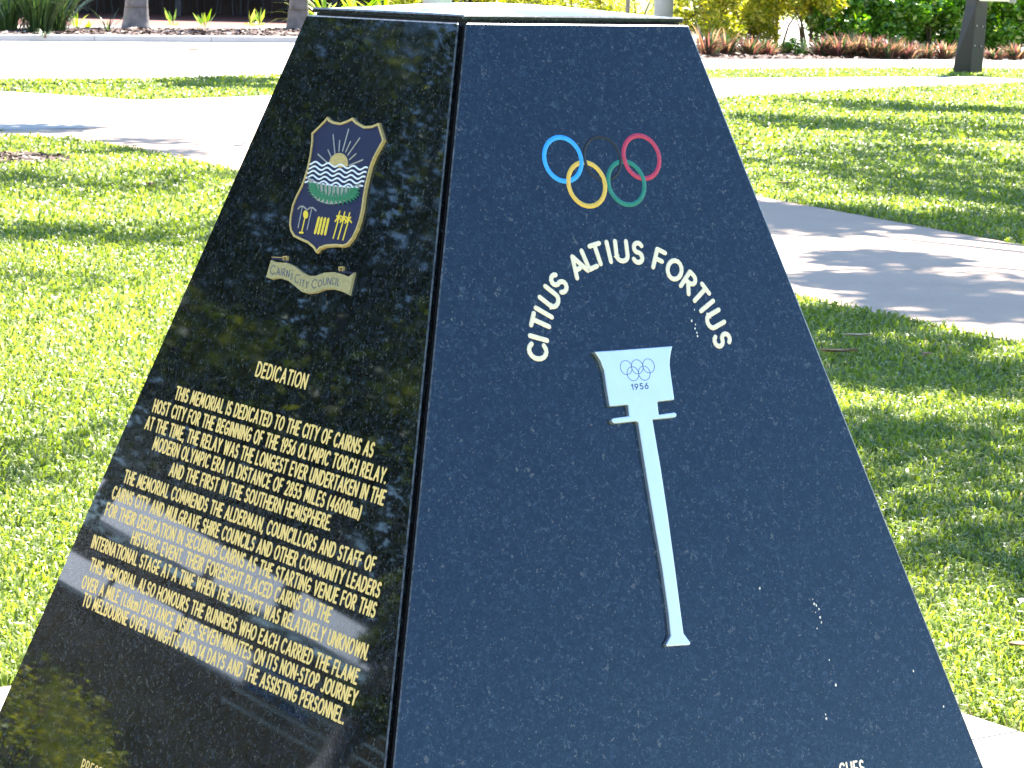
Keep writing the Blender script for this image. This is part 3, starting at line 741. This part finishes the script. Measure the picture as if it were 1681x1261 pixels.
# ------------------------------------------------------------------ chips
def chips(name, label, poly, n, sz, z, mat='mulch'):
    pl = np.array([tuple(p)[:2] for p in poly]); a, b = pl.min(0), pl.max(0)
    P = RS.uniform(0, 1, (n*3, 2))*(b-a)+a; P = P[inside(P, poly)][:n]; n = len(P)
    az = RS.uniform(0, 2*pi, n); L_ = sz*RS.uniform(.4, 1.4, n); W_ = L_*RS.uniform(.25, .6, n)
    d = np.c_[np.cos(az), np.sin(az)]*L_[:, None]; s_ = np.c_[-np.sin(az), np.cos(az)]*W_[:, None]
    h = z+RS.uniform(.003, .02, n)+sz*.15; t_ = RS.uniform(-.35, .35, n)*L_; t2_ = RS.uniform(-.4, .4, n)*W_
    V = np.stack([np.c_[P-d-s_*.6, h-t_-t2_], np.c_[P+d-s_, h+t_-t2_], np.c_[P+d+s_*.7, h+t_+t2_], np.c_[P-d+s_, h-t_+t2_]], 1).reshape(-1, 3)
    i = np.arange(n)*4
    o = np_mesh(name, V, np.c_[i, i+1, i+2, i+3], M[mat], None, np.repeat(RS.rand(n), 4)); tag(o, label, 'mulch', kind='stuff'); return o
chips('mulch', 'brown bark mulch in the raised bed behind the kerb', [p for p in bedL], 26000, .07, .10)
chips('mulch', 'purplish bark mulch under the shrubs on the right', [p for p in bedR], 14000, .06, .012)
el = [(dirt[0]+.55*cos(t), dirt[1]+.62*sin(t)) for t in np.linspace(0, 2*pi, 16, endpoint=False)]
chips('mulch', 'bare patch of dry litter in the left lawn', el, 800, .03, .0)

# ------------------------------------------------------------------ foliage tools
def rvec(n):
    v = RS.normal(0, 1, (n, 3)); return v/np.linalg.norm(v, axis=1)[:, None]
def leaves(name, C_, size, mat, parent=None, aspect=.45, up=.5, tint=None):
    n = len(C_); d = rvec(n); d[:, 2] = d[:, 2]*.6-.1; d /= np.linalg.norm(d, axis=1)[:, None]
    nn = rvec(n)+np.array([0, 0, up]); s_ = np.cross(d, nn); s_ /= np.linalg.norm(s_, axis=1)[:, None]
    L_ = size*RS.uniform(.6, 1.3, n)[:, None]; up_ = np.cross(s_, d)
    V = np.stack([C_-d*L_*.5, C_+s_*L_*aspect*.5+up_*L_*.08, C_+d*L_*.5, C_-s_*L_*aspect*.5+up_*L_*.08], 1).reshape(-1, 3)
    i = np.arange(n)*4
    tv = RS.rand(n) if tint is None else tint
    return np_mesh(name, V, np.c_[i, i+1, i+2, i+3], M[mat], parent, np.repeat(tv, 4))
def ball(c, r, n, flat=1.0):
    v = rvec(n)*(RS.rand(n)**.45)[:, None]; return np.array(c)+v*np.array([r, r, r*flat])
def blades(name, base, n, length, wd, mat, parent, spread=1.0, droop=.6, up0=.2, tint=(0, 1), r0=.05):
    """arching strap leaves from a crown; local coordinates"""
    V = []; Q = []; T = []; k = 0; NS = 4
    for i in range(n):
        az = random.uniform(0, 2*pi); L_ = length*random.uniform(.6, 1.15); le = random.uniform(up0, spread)
        p = Vector(base)+Vector((cos(az), sin(az), 0))*random.uniform(0, r0); dirv = Vector((cos(az), sin(az), 0)); side = Vector((-sin(az), cos(az), 0))
        tv = random.uniform(*tint); a = le
        for j in range(NS+1):
            f_ = j/NS; ww = wd*(1-f_)**.6*(.6+.8*min(f_*3, 1)) * .5 + .0005
            V += [p-side*ww, p+side*ww]; T += [min(1, tv*(.8+.3*f_))]*2
            p = p + (dirv*sin(a)+Vector((0, 0, 1))*cos(a))*L_/NS; a += droop*(.5+random.random()*.5)/NS*2
        for j in range(NS): Q.append((k+2*j, k+2*j+1, k+2*j+3, k+2*j+2))
        k += 2*(NS+1)
    return np_mesh(name, np.array([tuple(v) for v in V]), np.array(Q), M[mat], parent, np.array(T))

def shrub(name, loc, label, cat, rx, h, n, size, mat, base=.25, group=None, stems=5, aspect=.4, lumps=9):
    r = empty(name, loc); tag(r, label, cat, group)
    C_ = []
    q = MB()
    for k in range(lumps):
        a = random.uniform(0, 2*pi); rr = rx*sqrt(random.random())*.75; z = random.uniform(base+.1, 1)*h*.85
        c = (rr*cos(a), rr*sin(a)*.7, z); C_.append(ball(c, rx*random.uniform(.35, .55), n//lumps, .9))
        if k < stems:
            q.tube([(c[0]*.12, c[1]*.12, -.02), (c[0]*.4, c[1]*.4, z*.5), c], [.028, .02, .008], 6)
    C_ = np.concatenate(C_); C_ = C_[C_[:, 2] > base*h*.6]
    leaves('foliage', C_, size, mat, r, aspect)
    q.build('stem', M['twig'], r, smooth=True)
    return r
def tree(name, loc, label, clumps, leaf, lsz, trunk_r, group=None, fork=3.0, mat='leaf_dark'):
    r = empty(name, loc); tag(r, label, 'tree', group); L0 = Vector(loc)
    q = MB(); q.tube([(0, 0, -.1), (0, 0, .3), (.1, .05, fork*.6), (.05, 0, fork)], [trunk_r*1.5, trunk_r*1.05, trunk_r*.9, trunk_r*.8], 12)
    q.build('trunk', M['bark'], r, smooth=True)
    C_ = []; q = MB()
    for (c, rad, n) in clumps:
        cl = Vector(c)-L0; C_.append(ball(cl, rad, n, .55))
        m_ = Vector((cl.x*.5, cl.y*.5, fork+(cl.z-fork)*.75)); q.tube([(.05, 0, fork-.2), m_, cl], [trunk_r*.45, trunk_r*.25, .03], 7)
    q.build('limbs', M['bark'], r, smooth=True)
    leaves('crown', np.concatenate(C_), lsz, mat, r, .55)
    return r

# shade trees: crowns overhead whose shadows dapple the lawns and the path
def shade_clumps(patches, n_per=1.0):
    out_ = []
    for (x0, y0, x1, y1, dens) in patches:
        a, b = gp((x0+x1)/2, y0), gp((x0+x1)/2, y1); l, r = gp(x0, (y0+y1)/2), gp(x1, (y0+y1)/2)
        c = (a+b)/2; ry = abs(a.y-b.y)/2; rx = abs(r.x-l.x)/2
        step = 1.1; 
        for ix in range(max(1, int(2*rx/step)+1)):
            for iy in range(max(1, int(2*ry/step)+1)):
                fx = 0 if rx < step/2 else -rx+(ix+.5)*2*rx/(int(2*rx/step)+1); fy = 0 if ry < step/2 else -ry+(iy+.5)*2*ry/(int(2*ry/step)+1)
                g_ = c+Vector((fx+random.uniform(-.3, .3), fy+random.uniform(-.3, .3), 0)); z = random.uniform(7.5, 10.5)
                p = g_+SUN*(z/SUN.z); out_.append(((p.x, p.y, p.z), random.uniform(.5, .8), max(60, int(430*dens))))
    return out_
left_patches = [(-120, 285, 330, 318, .34), (-100, 368, 390, 412, .32), (110, 230, 370, 258, .45), (-40, 690, 200, 760, .22), (-60, 440, 60, 475, .3)]
far_left = [(250, 130, 470, 146, 1.0), (-150, 202, 200, 218, .8)]
right_patches = [(1235, 335, 1420, 392, .7), (1270, 345, 1480, 372, .9), (1450, 355, 1700, 395, .7), (1280, 410, 1560, 470, 1.0), (1480, 455, 1720, 540, .9), (1320, 505, 1500, 620, .75), (1500, 600, 1720, 640, .5),
                 (1400, 700, 1560, 850, .28), (1560, 720, 1720, 830, .3), (1460, 890, 1700, 990, .45), (1260, 250, 1480, 320, .2), (1480, 240, 1700, 340, .2)]
far_right = [(1220, 195, 1400, 215, .4), (1330, 168, 1480, 185, .3), (1480, 176, 1700, 190, .6), (1400, 205, 1681, 235, .25)]
tree('shade_tree', (-7.2, 21, 0), 'spreading shade tree left of the lawn, casting its shade on the grass', shade_clumps(left_patches), 0, .17, .28)
tree('shade_tree', (-9.5, 33, 0), 'spreading shade tree left of the far grass strip', shade_clumps(far_left), 0, .2, .28)
tree('shade_tree', (7.6, 17.5, 0), 'spreading shade tree right of the diagonal path', shade_clumps(right_patches), 0, .21, .30)
tree('shade_tree', (12.5, 37, 0), 'spreading shade tree beyond the right lawn', shade_clumps(far_right), 0, .2, .3)

# ------------------------------------------------------------------ left of the scene (mirrored in the dark polished face)
def polar(az, dist, z=0):   # az degrees left of +Y seen from the memorial
    a = radians(az); return Vector((-.3-sin(a)*dist, 4.6+cos(a)*dist, z))
pv = empty('pavilion', polar(65, 31), radians(65)); tag(pv, 'low open pavilion with pale grey roof sheets among the trees left of the memorial', 'building')
q = MB(); q.box((-9, 0, 0), (9, .2, 2.98)); q.build('back_wall', M['fascia2'], pv)
for k in range(7):
    q = MB(); x0 = -8.6+k*2.6; x1 = x0+2.35
    q.add([(x0, -1.3, 2.95), (x1, -1.3, 2.95), (x1, .3, 3.55), (x0, .3, 3.55), (x0, -1.3, 3.02), (x1, -1.3, 3.02), (x1, .3, 3.62), (x0, .3, 3.62)], [(0, 3, 2, 1), (4, 5, 6, 7), (0, 1, 5, 4), (1, 2, 6, 5), (2, 3, 7, 6), (3, 0, 4, 7)]); q.build('roof_sheet', M['fascia'], pv)
for k in range(9):
    q = MB(); x0 = -.85+k*.95; x1 = x0+.88
    q.add([(x0, -3.4, 1.98), (x1, -3.4, 1.98), (x1, -2.0, 2.42), (x0, -2.0, 2.42), (x0, -3.4, 2.03), (x1, -3.4, 2.03), (x1, -2.0, 2.47), (x0, -2.0, 2.47)], [(0, 3, 2, 1), (4, 5, 6, 7), (0, 1, 5, 4), (1, 2, 6, 5), (2, 3, 7, 6), (3, 0, 4, 7)]); q.build('awning_panel', M['fascia'], pv)
for k in range(5):
    q = MB(); x0 = -.92-(k % 3)*.42; z0 = 2.22-(k//3)*.22-(k % 3)*.02; q.box((x0-.36, -3.5, z0), (x0, -3.44, z0+.14)); q.build('blue_panel', M['blueglass'], pv)
for k in range(5):
    q = MB(); z0 = 2.42-k*.17; q.box((-4.2, -3.6, z0), (-.95+.05*k, -3.52, z0+.035)); q.build('slat', M['fascia'], pv)
for k in range(5):
    q = MB(); q.box((-8+k*4, -1.45, 0), (-7.85+k*4, -1.3, 3.2)); q.build('column', M['fascia2'], pv)
for i, (az, dist, h, r, lb) in enumerate(((52, 24, 6.2, 2.2, 'dark leafy tree left of the memorial, in front of the pavilion'), (66, 44, 13.5, 4.4, 'tall dark tree behind the middle of the pavilion'), (61, 43, 13.5, 4.4, 'tall dark tree behind the near end of the pavilion'),
                       (72, 42, 13, 4.2, 'tall dark tree behind the far end of the pavilion'), (54, 46, 13, 4.0, 'tall dark tree beyond the pavilion corner'), (69.8, 21, 4.0, .35, 'slim dark tree standing before the pavilion awning'), (78, 30, 8, 3.2, 'dark tree furthest left of the pavilion'))):
    c0 = polar(az, dist); cl = []
    for k in range(32):
        a = random.uniform(0, 2*pi); rr = r*sqrt(random.random()); z = h*random.uniform(.34, 1.28)
        cl.append(((c0.x+rr*cos(a), c0.y+rr*sin(a), z), r*random.uniform(.38, .56), 800))
    tree('leafy_tree', tuple(c0), lb, cl, 0, .26, .22, None, h*.45)
for az, dist, rx, h, lb in ((62.6, 14.5, .62, .85, 'olive green shrub left of the memorial'), (64.9, 13.0, .36, .45, 'low olive shrub left of the memorial, nearer the lawn')):
    shrub('garden_shrub', tuple(polar(az, dist)), lb, 'shrub', rx, h, 1600, .06, 'leaf_yellow', .02)

# ------------------------------------------------------------------ palms with swollen bases
def palm(loc, r0, label):
    r = empty('palm_tree', loc); tag(r, label, 'palm tree', 'palm trunks behind the kerb')
    q = MB(); zs = [-.05, 0, .12, .3, .55, .9, 1.5, 2.5, 4, 5.5, 6.6]; rs = [1.12, 1.08, .98, .88, .80, .76, .74, .72, .66, .55, .45]
    pts = []; rr = []
    for i in range(len(zs)-1):
        for k in range(3):
            z = zs[i]+(zs[i+1]-zs[i])*k/3; pts.append((0.02*z, 0, z)); rr.append(r0*(np.interp(z, zs, rs)+random.uniform(-.012, .012)))
    q.tube(pts, rr, 20); q.build('trunk', M['bark'], r, smooth=True)
    for k in range(5):
        q = MB(); z = .45+k*.42; ra = r0*np.interp(z, zs, rs)
        q.tube([(0.02*z, 0, z-.012), (0.02*z, 0, z+.012)], [ra*1.012, ra*1.012], 20, False); q.build('leaf_scar', M['twig'], r, smooth=True)
    n = 11
    for k in range(n):
        az = 2*pi*k/n+.2; V = []; Q = []; T = []; c = 0; p = Vector((.13, 0, 6.6)); a = .5+.35*(k % 2)
        d = Vector((cos(az), sin(az), 0)); s_ = Vector((-sin(az), cos(az), 0))
        for j in range(16):
            tdir = d*sin(a)+Vector((0, 0, 1))*cos(a)
            for sg in (-1, 1):
                e = p+(s_*sg*.55+tdir*.25-Vector((0, 0, .18)))*(1-.5*j/16)
                V += [p-tdir*.03, p+tdir*.03, e+tdir*.01, e-tdir*.01]; Q.append((c, c+1, c+2, c+3)); c += 4; T += [random.random()]*4
            V += [p-s_*.02, p+s_*.02, p+tdir*.17+s_*.015, p+tdir*.17-s_*.015]; Q.append((c, c+1, c+2, c+3)); c += 4; T += [.3]*4
            p = p+tdir*.17; a += .11
        np_mesh('frond', np.array([tuple(v) for v in V]), np.array(Q), M['leaf_strap'], r, np.array(T))
    return r
pa = gp(223, 47, .1); palm(tuple(pa), .30, 'grey palm trunk with swollen base, left of the memorial')
pb = gp(489, 50, .1); palm(tuple(pb), .26, 'grey palm trunk with swollen base right beside the memorial top')

# strappy clumps and small bed plants
def strap_plant(loc, label, n, length, wd, mat, cat='plant', group=None, droop=.6, spread=.9, up0=.1, r0=.08, name='strap_plant'):
    r = empty(name, loc); tag(r, label, cat, group)
    blades('leaves', (0, 0, 0), n, length, wd, mat, r, spread, droop, up0, r0=r0)
    q = MB(); q.tube([(0, 0, -.03), (0, 0, .05)], [.03, .015], 6); q.build('crown_base', M['twig'], r)
    return r
strap_plant(gp(15, 52, .1), 'dark green strappy clump at the left edge above the kerb', 150, 1.5, .030, 'leaf_strap', droop=.9, r0=.35, spread=.8)
strap_plant(gp(62, 54, .1), 'tall upright strappy clump second from the left edge', 190, 1.6, .028, 'leaf_strap', droop=.5, r0=.30, spread=.45)
strap_plant(gp(96, 53, .1), 'grassy clump ending beside the bare mulch', 150, 1.3, .026, 'leaf_strap', droop=.7, r0=.22, spread=.55)
strap_plant(gp(74, 60, .1), 'small green tuft leaning over the kerb', 12, .28, .02, 'leaf_strap', droop=1.2)
strap_plant(gp(127, 47, .1), 'thin pale green plant left of the spiky one', 12, .45, .03, 'leaf_lime', droop=.5, spread=.7)
strap_plant(gp(144, 46, .1), 'small lime seedling between two thin plants', 9, .22, .05, 'leaf_lime', droop=.5)
strap_plant(gp(177, 52, .1), 'spiky grey green plant left of the palm trunk', 9, .62, .034, 'leaf_strap', droop=.3, spread=.8, up0=.2)
for x, y, lb, n in ((284, 44, 'young broad-leaved plant right of the palm trunk', 4), (336, 48, 'bushy young plant in the middle of the bed', 8), (410, 44, 'single lime leaf plant left of the pair', 3), (426, 44, 'lime leafed young plant nearest the right palm trunk', 4)):
    r = empty('young_plant', gp(x, y, .1)); tag(r, lb, 'plant', 'young plants in the raised bed')
    for k in range(n):
        a = random.uniform(-.7, .7); V = []; L_ = random.uniform(.25, .40); az = random.choice((0, pi))+random.uniform(-.5, .5)
        d = Vector((cos(az)*sin(abs(a)), sin(az)*sin(abs(a)), cos(a))); s_ = Vector((cos(az+1.2), sin(az+1.2), 0))
        b0 = d*.10
        V = [b0, b0+d*L_*.4+s_*.055, b0+d*L_, b0+d*L_*.4-s_*.055]
        np_mesh('leaf', np.array([tuple(v) for v in V]), np.array([(0, 1, 2, 3)]), M['leaf_lime'], r, np.array([random.random()]*4))
    C_ = ball((0, 0, .05), .16, 40, .4); leaves('litter_leaves', C_, .06, 'leaf_lime', r)
    q = MB(); q.tube([(0, 0, -.02), (0, 0, .14)], [.012, .008], 6); q.build('stem', M['twig'], r)

# ------------------------------------------------------------------ restaurant terrace
rt = empty('restaurant', (-8, 73.5*KH, 0)); tag(rt, 'dark open-fronted restaurant building behind the red paving', 'building')
q = MB(); q.box((-26, 3, 0), (9.4, 3.3, 3.6)); q.build('back_wall', M['darkwall'], rt)
q = MB(); q.box((-26, -2.2, 3.3), (9.4, 3.3, 3.6)); q.build('roof', M['darkwall'], rt)
q = MB(); q.box((-26, -5.6, 3.38), (9.4, -2.2, 3.5)); q.build('added_shade_canopy', M['darkwall'], rt)  # unseen overhang added so that its shadow darkens the red paving
q = MB(); q.box((9.4, -2, 0), (9.6, 3.3, 3.6)); q.build('side_wall', M['darkwall'], rt)
q = MB(); q.box((-26, 1.2, 0), (9.4, 1.35, .62)); q.build('low_wall', M['darkwall'], rt)
for k in range(9):
    q = MB(); q.box((-25+k*4.1, -2.0, 0), (-24.84+k*4.1, -1.84, 3.3)); q.build('column', M['chair'], rt)
def chair(loc, rz):
    r = empty('cafe_chair', loc, rz)
    q = MB(); q.box((-.22, -.22, .44), (.22, .22, .48)); q.build('seat', M['denim'], r)
    q = MB(); q.box((-.22, .19, .5), (.22, .23, .92)); q.build('backrest', M['chair'], r)
    for a in (-1, 1):
        for b in (-1, 1):
            q = MB(); q.tube([(a*.24, b*.25, 0), (a*.19, b*.19, .45)], [.016, .016], 6); q.build('leg', M['chair'], r)
    return r
ch = None
CL_ = ['dark cafe chair nearest the left edge under the restaurant roof', 'dark cafe chair behind the thin plants', 'dark cafe chair just right of the left palm trunk', 'dark cafe chair between the palm trunks, left of the middle', 'dark cafe chair between the palm trunks, at the middle', 'dark cafe chair left of the right palm trunk', 'dark cafe chair nearest the right palm trunk']
for i, (px, yy, rz) in enumerate(((120, 73.6, .3), (165, 72.6, 2.2), (262, 73.4, -.4), (318, 73.8, 1.2), (372, 72.8, 3.0), (418, 73.4, .2), (455, 73.8, -1.2))):
    yy = yy*KH; x = gp(px, 30).x/gp(px, 30).y*yy
    if ch is None: ch = c = chair((x, yy, .106), rz)
    else: c = copy_tree(ch); c.location = (x, yy, .106); c.rotation_euler = (0, 0, rz)
    tag(c, CL_[i], 'chair', 'cafe chairs on the restaurant terrace')
tb = None
for i, (px, lb) in enumerate(((142, 'square cafe table left of the left palm trunk'), (290, 'square cafe table right of the left palm trunk'), (395, 'square cafe table near the right palm trunk'))):
    yy = 73.3*KH; x = gp(px, 30).x/gp(px, 30).y*yy
    r = empty('cafe_table', (x, yy, .106)); q = MB(); q.box((-.38, -.38, .71), (.38, .38, .74)); q.build('table_top', M['darkwall'], r)
    q = MB(); q.tube([(0, 0, .02), (0, 0, .71)], [.035, .035], 8); q.build('pedestal', M['chair'], r)
    q = MB(); q.tube([(0, 0, 0), (0, 0, .03)], [.24, .22], 14); q.build('foot', M['chair'], r); tag(r, lb, 'table', 'cafe tables on the terrace')

# ------------------------------------------------------------------ plants behind the memorial cap
for i, (px, yy, n, lb) in enumerate(((535, 60, 40, 'spiky yellow green plant peeping over the left corner of the cap'), (585, 61, 44, 'spiky striped plant second from the left above the cap'), (632, 60, 44, 'spiky yellow plant left of the pale pole'))):
    yy = yy*KH; x = gp(px, 60).x/gp(px, 60).y*yy
    strap_plant((x, yy, .0), lb, n, 1.45, .07, 'leaf_lime', droop=.9, spread=1.0, name='spiky_plant', group='spiky plants above the cap')
for i, (px, yy) in enumerate(((690, 63), (770, 60), (820, 62), (875, 60.5), (930, 62), (985, 60), (1045, 61.5), (1105, 59.5))):
    yy = yy*KH; x = gp(px, 60).x/gp(px, 60).y*yy
    shrub('golden_shrub', (x, yy, 0), ['golden shrub behind the pale pole on the left', 'golden shrub right of the left pale pole', 'golden shrub behind the middle of the cap', 'golden shrub just right of the cap centre', 'golden shrub left of the thin timber post', 'golden shrub behind the thin timber post', 'golden shrub left of the right pale pole', 'golden shrub between the right pale pole and the cap corner'][i], 'shrub', .75, 1.75, 1500, .115, 'leaf_yellow', .05, 'golden shrubs', lumps=10)
# poles
def pole(px, yy, r_, mat, label, name, cat, h=4.5):
    yy = yy*KH; x = gp(px, 60).x/gp(px, 60).y*yy; r = empty(name, (x, yy, 0)); tag(r, label, cat)
    q = MB(); q.tube([(0, 0, 0), (0, 0, h)], [r_, r_*.96], 24); q.build('shaft', M[mat], r, smooth=True)
    q = MB(); q.tube([(0, 0, 0), (0, 0, .04)], [r_*1.7, r_*1.7], 24); q.build('base_plate', M[mat], r)
    q = MB(); q.tube([(0, 0, h), (0, 0, h+.03), (0, 0, h+.06)], [r_*1.1, r_*1.1, r_*.4], 24); q.build('top_cap', M[mat], r)
    for k in range(4):
        a = pi/4+k*pi/2; q = MB(); q.tube([(r_*1.4*cos(a), r_*1.4*sin(a), .04), (r_*1.4*cos(a), r_*1.4*sin(a), .065)], [.015, .015], 6); q.build('bolt', M['galv'], r)
pole(717, 56, .30, 'pole', 'wide pale blue column rising behind the left half of the cap', 'round_column', 'column')
pole(1088, 56, .20, 'pole', 'pale blue green pole rising behind the right half of the cap', 'round_pole', 'pole')
pole(1029, 57, .045, 'galv', 'thin weathered post left of the pale green pole', 'timber_post', 'post', 2.2)
pole(1125, 57, .045, 'galv', 'thin weathered post at the right corner of the cap', 'timber_post', 'post', 2.2)

# ------------------------------------------------------------------ right-hand bed
def at(px, yy): 
    g_ = gp(px, 80); return g_.x/g_.y*yy
YS = [(1165, 53.4, 'golden shrub nearest the memorial in the right bed', .7), (1222, 54.2, 'golden shrub second from the memorial in the right bed', .8), (1275, 54.6, 'golden shrub with a bare stem over the bright gap', .8), (1330, 54.2, 'golden shrub meeting the dark green hedge', .75)]
for px, yy, lb, rx in YS:
    shrub('golden_shrub', (at(px, yy*KH), yy*KH, 0), lb, 'shrub', rx, 2.0, 4600, .105, 'leaf_yellow', (.10 if px < 1250 else .29), 'golden shrubs', stems=4, lumps=12)
GS = [(1375, 54.4, 'glossy green shrub at the left end of the hedge'), (1425, 54.8, 'glossy green shrub behind the red mound'), (1475, 54.6, 'glossy green shrub over the right end of the red mound'), (1530, 55.2, 'glossy green shrub left of the dark post'), (1590, 55.2, 'glossy green shrub behind the dark post'), (1645, 55.4, 'glossy green shrub right of the dark post'), (1700, 55.6, 'glossy green shrub at the right edge')]
for px, yy, lb in GS:
    shrub('green_shrub', (at(px, yy*KH), yy*KH, 0), lb, 'shrub', .75, 1.9, 3600, .13, 'leaf_green', .03, 'glossy green hedge shrubs', stems=4, aspect=.5, lumps=12)
BLB = ['golden back-row shrub peeping out beside the memorial edge', 'golden back-row shrub behind the dark strappy plants', 'golden back-row shrub above the left of the bright gap', 'golden back-row shrub above the right of the bright gap',
       'back-row golden shrub where the golden shrubs meet the hedge', 'green back-row shrub behind the left of the red mound', 'green back-row shrub behind the middle of the red mound', 'green back-row shrub behind the right end of the red mound', 'green back-row shrub left of the dark post', 'green back-row shrub just right of the dark post', 'green back-row shrub behind the right edge of the hedge']
for i, (px, hb) in enumerate(((1150, .05), (1205, .05), (1262, .40), (1320, .42), (1378, .05), (1432, .05), (1486, .05), (1540, .05), (1596, .05), (1652, .05), (1710, .05))):
    yy = 56.6; shrub('back_shrub', (at(px, yy*KH), yy*KH, 0), BLB[i], 'shrub', .8, 2.1, 2600, .14, 'leaf_green' if i > 3 else 'leaf_yellow', hb, 'back row shrubs of the right bed', stems=3, lumps=10)
RP = [(1163, 51.6, .62, 22, 'dark red strappy plant beside the memorial edge'), (1192, 52.0, .55, 20, 'dark strappy plant second from the memorial edge'), (1232, 51.9, .42, 30, 'orange strappy plant left of the bare stem'), (1258, 52.2, .36, 26, 'small orange strappy plant at the bare stem'),
      (1352, 52.3, .40, 40, 'red plant at the left end of the mound'), (1378, 52.2, .46, 55, 'orange red plant second in the mound'), (1404, 52.4, .48, 60, 'orange red plant at the crest of the mound'), (1432, 52.3, .46, 60, 'orange red plant right of the crest'), (1460, 52.2, .42, 50, 'red plant low in the right of the mound'),
      (1490, 52.4, .36, 40, 'pinkish red plant at the right end of the mound'), (1520, 52.9, .34, 36, 'dark red plant between the mound and the post'), (1552, 53.0, .38, 40, 'rusty red plant just left of the dark post'), (1632, 53.2, .26, 40, 'pink red plant just right of the dark post'), (1668, 53.4, .34, 40, 'red plant at the right edge')]
for px, yy, h, n, lb in RP:
    strap_plant((at(px, yy*KH), yy*KH, .012), lb, n*4, h*1.1, .034, 'leaf_red', droop=.5, spread=1.0, name='red_plant', group='red strappy plants along the right bed', r0=.18)

for px, yy, lb in ((1266, 53.2, 'low ground plant left under the bright gap'), (1296, 53.4, 'low ground plant under the middle of the bright gap'), (1326, 53.2, 'low ground plant right under the bright gap')):
    shrub('low_plant', (at(px, yy*KH), yy*KH, 0), lb, 'plant', .34, .30, 500, .07, 'leaf_green', .0, 'low plants under the golden shrubs', stems=3, lumps=6)

# dark tapered post with meter box
b = gp(1589, 121); px_ = b.y/F
r = empty('tapered_post', (b.x, b.y, 0)); r.scale = (KH, KH, KH); tag(r, 'dark bronze tapered post with a cream box, on the far grass strip', 'post')
H_ = 3.2; W0 = .235*1.0
def ring_(z, l, mdl, rr): return [(l, 0.02, z), (mdl, -.16, z), (rr, .0, z), (mdl, .2, z)]
t_ = H_/1.02
a0 = ring_(-.05, -.245, .01, .225); aK = ring_(.20, -.225, .015, .235); a1 = ring_(1.08, -.085, .055, .26); a2 = ring_(H_, .10, .14, .27)
q = MB(); vs = a0+aK+a1+a2; fs = [(3, 2, 1, 0), (12, 13, 14, 15)]
for l in range(3):
    for k in range(4): fs.append((l*4+k, l*4+(k+1) % 4, l*4+4+(k+1) % 4, l*4+4+k))
q.add(vs, fs); q.build('shaft', M['post'], r, bevel=.008)
for (x, z) in ((.085, .76), (.19, .75), (.065, .45), (.175, .44)):
    f_ = (x-.03)/.2; y_ = -.16+.16*f_-.012
    q = MB(); q.tube([(x, y_, z), (x, y_-.02, z)], [.017, .013], 8); q.build('rivet', M['galv'], r)
q = MB(); q.box((.09, -.36, 1.15), (.55, -.13, 1.62)); q.build('meter_box', M['box'], r, bevel=.02)
q = MB(); q.box((.55, -.32, 1.13), (.66, -.16, 1.55)); q.build('box_end', M['greybox'], r, bevel=.02)
q = MB(); q.tube([(.60, -.345, 1.2), (.60, -.32, 1.2)], [.035, .035], 10); q.build('box_lock', M['galv'], r)

# ------------------------------------------------------------------ fallen leaves and litter
def leaf_at(px, py, L_, W_, mat, label, cat='leaf', rz=None, name='fallen_leaf', z=.035):
    p = gp(px, py, z); r = rz if rz is not None else random.uniform(0, pi); V = []; n_ = 6
    q = MB(lambda x, y, zz: (x*cos(r)-y*sin(r), x*sin(r)+y*cos(r), zz)); top = []; botm = []
    for i in range(n_+1):
        f_ = i/n_; ww = W_*.5*sin(pi*min(.98, max(.04, f_)))**.8; zc = .06*L_*(f_-.5)**2*2
        top.append(((f_-.5)*L_, ww, zc+.2*W_)); botm.append(((f_-.5)*L_, -ww, zc+.2*W_)); V.append(((f_-.5)*L_, 0, zc))
    vs = top+V+botm; fs = []
    for i in range(n_):
        fs += [(i, i+1, n_+2+i, n_+1+i), (n_+1+i, n_+2+i, 2*n_+3+i, 2*n_+2+i)]
    q.add(vs, fs); o = q.build(name, M[mat], None, smooth=None); o.location = p; tag(o, label, cat); return o
leaf_at(1222, 238, .10, .07, 'deadleaf', 'curled brown dead leaf on the lawn beside the memorial right edge')
leaf_at(1288, 301, .13, .05, 'tanleaf', 'tan dead leaf on the grass just above the diagonal path', rz=.1)
leaf_at(1408, 552, .12, .045, 'tanleaf', 'long tan dead leaf on the grass just below the diagonal path', rz=.1)
leaf_at(1378, 578, .16, .05, 'deadleaf', 'dark strip of bark on the grass beside the memorial', 'bark', rz=.2, name='bark_strip')
leaf_at(1521, 583, .06, .04, 'deadleaf', 'small brown dead leaf on the shaded grass below the diagonal path')
leaf_at(246, 304, .12, .08, 'deadleaf', 'curled brown dead leaf on the left lawn')
leaf_at(297, 256, .12, .06, 'tanleaf', 'yellowed leaf lying on the left path edge', z=.012)
leaf_at(1676, 1060, .06, .035, 'deadleaf', 'orange brown leaf at the right edge of the near lawn')
leaf_at(1683, 990, .045, .04, 'petal', 'white fallen petal at the right edge of the near lawn', 'petal', name='fallen_petal')
leaf_at(318, 83, .30, .12, 'deadleaf', 'dead leaf lying on the far sunlit road', z=.01)
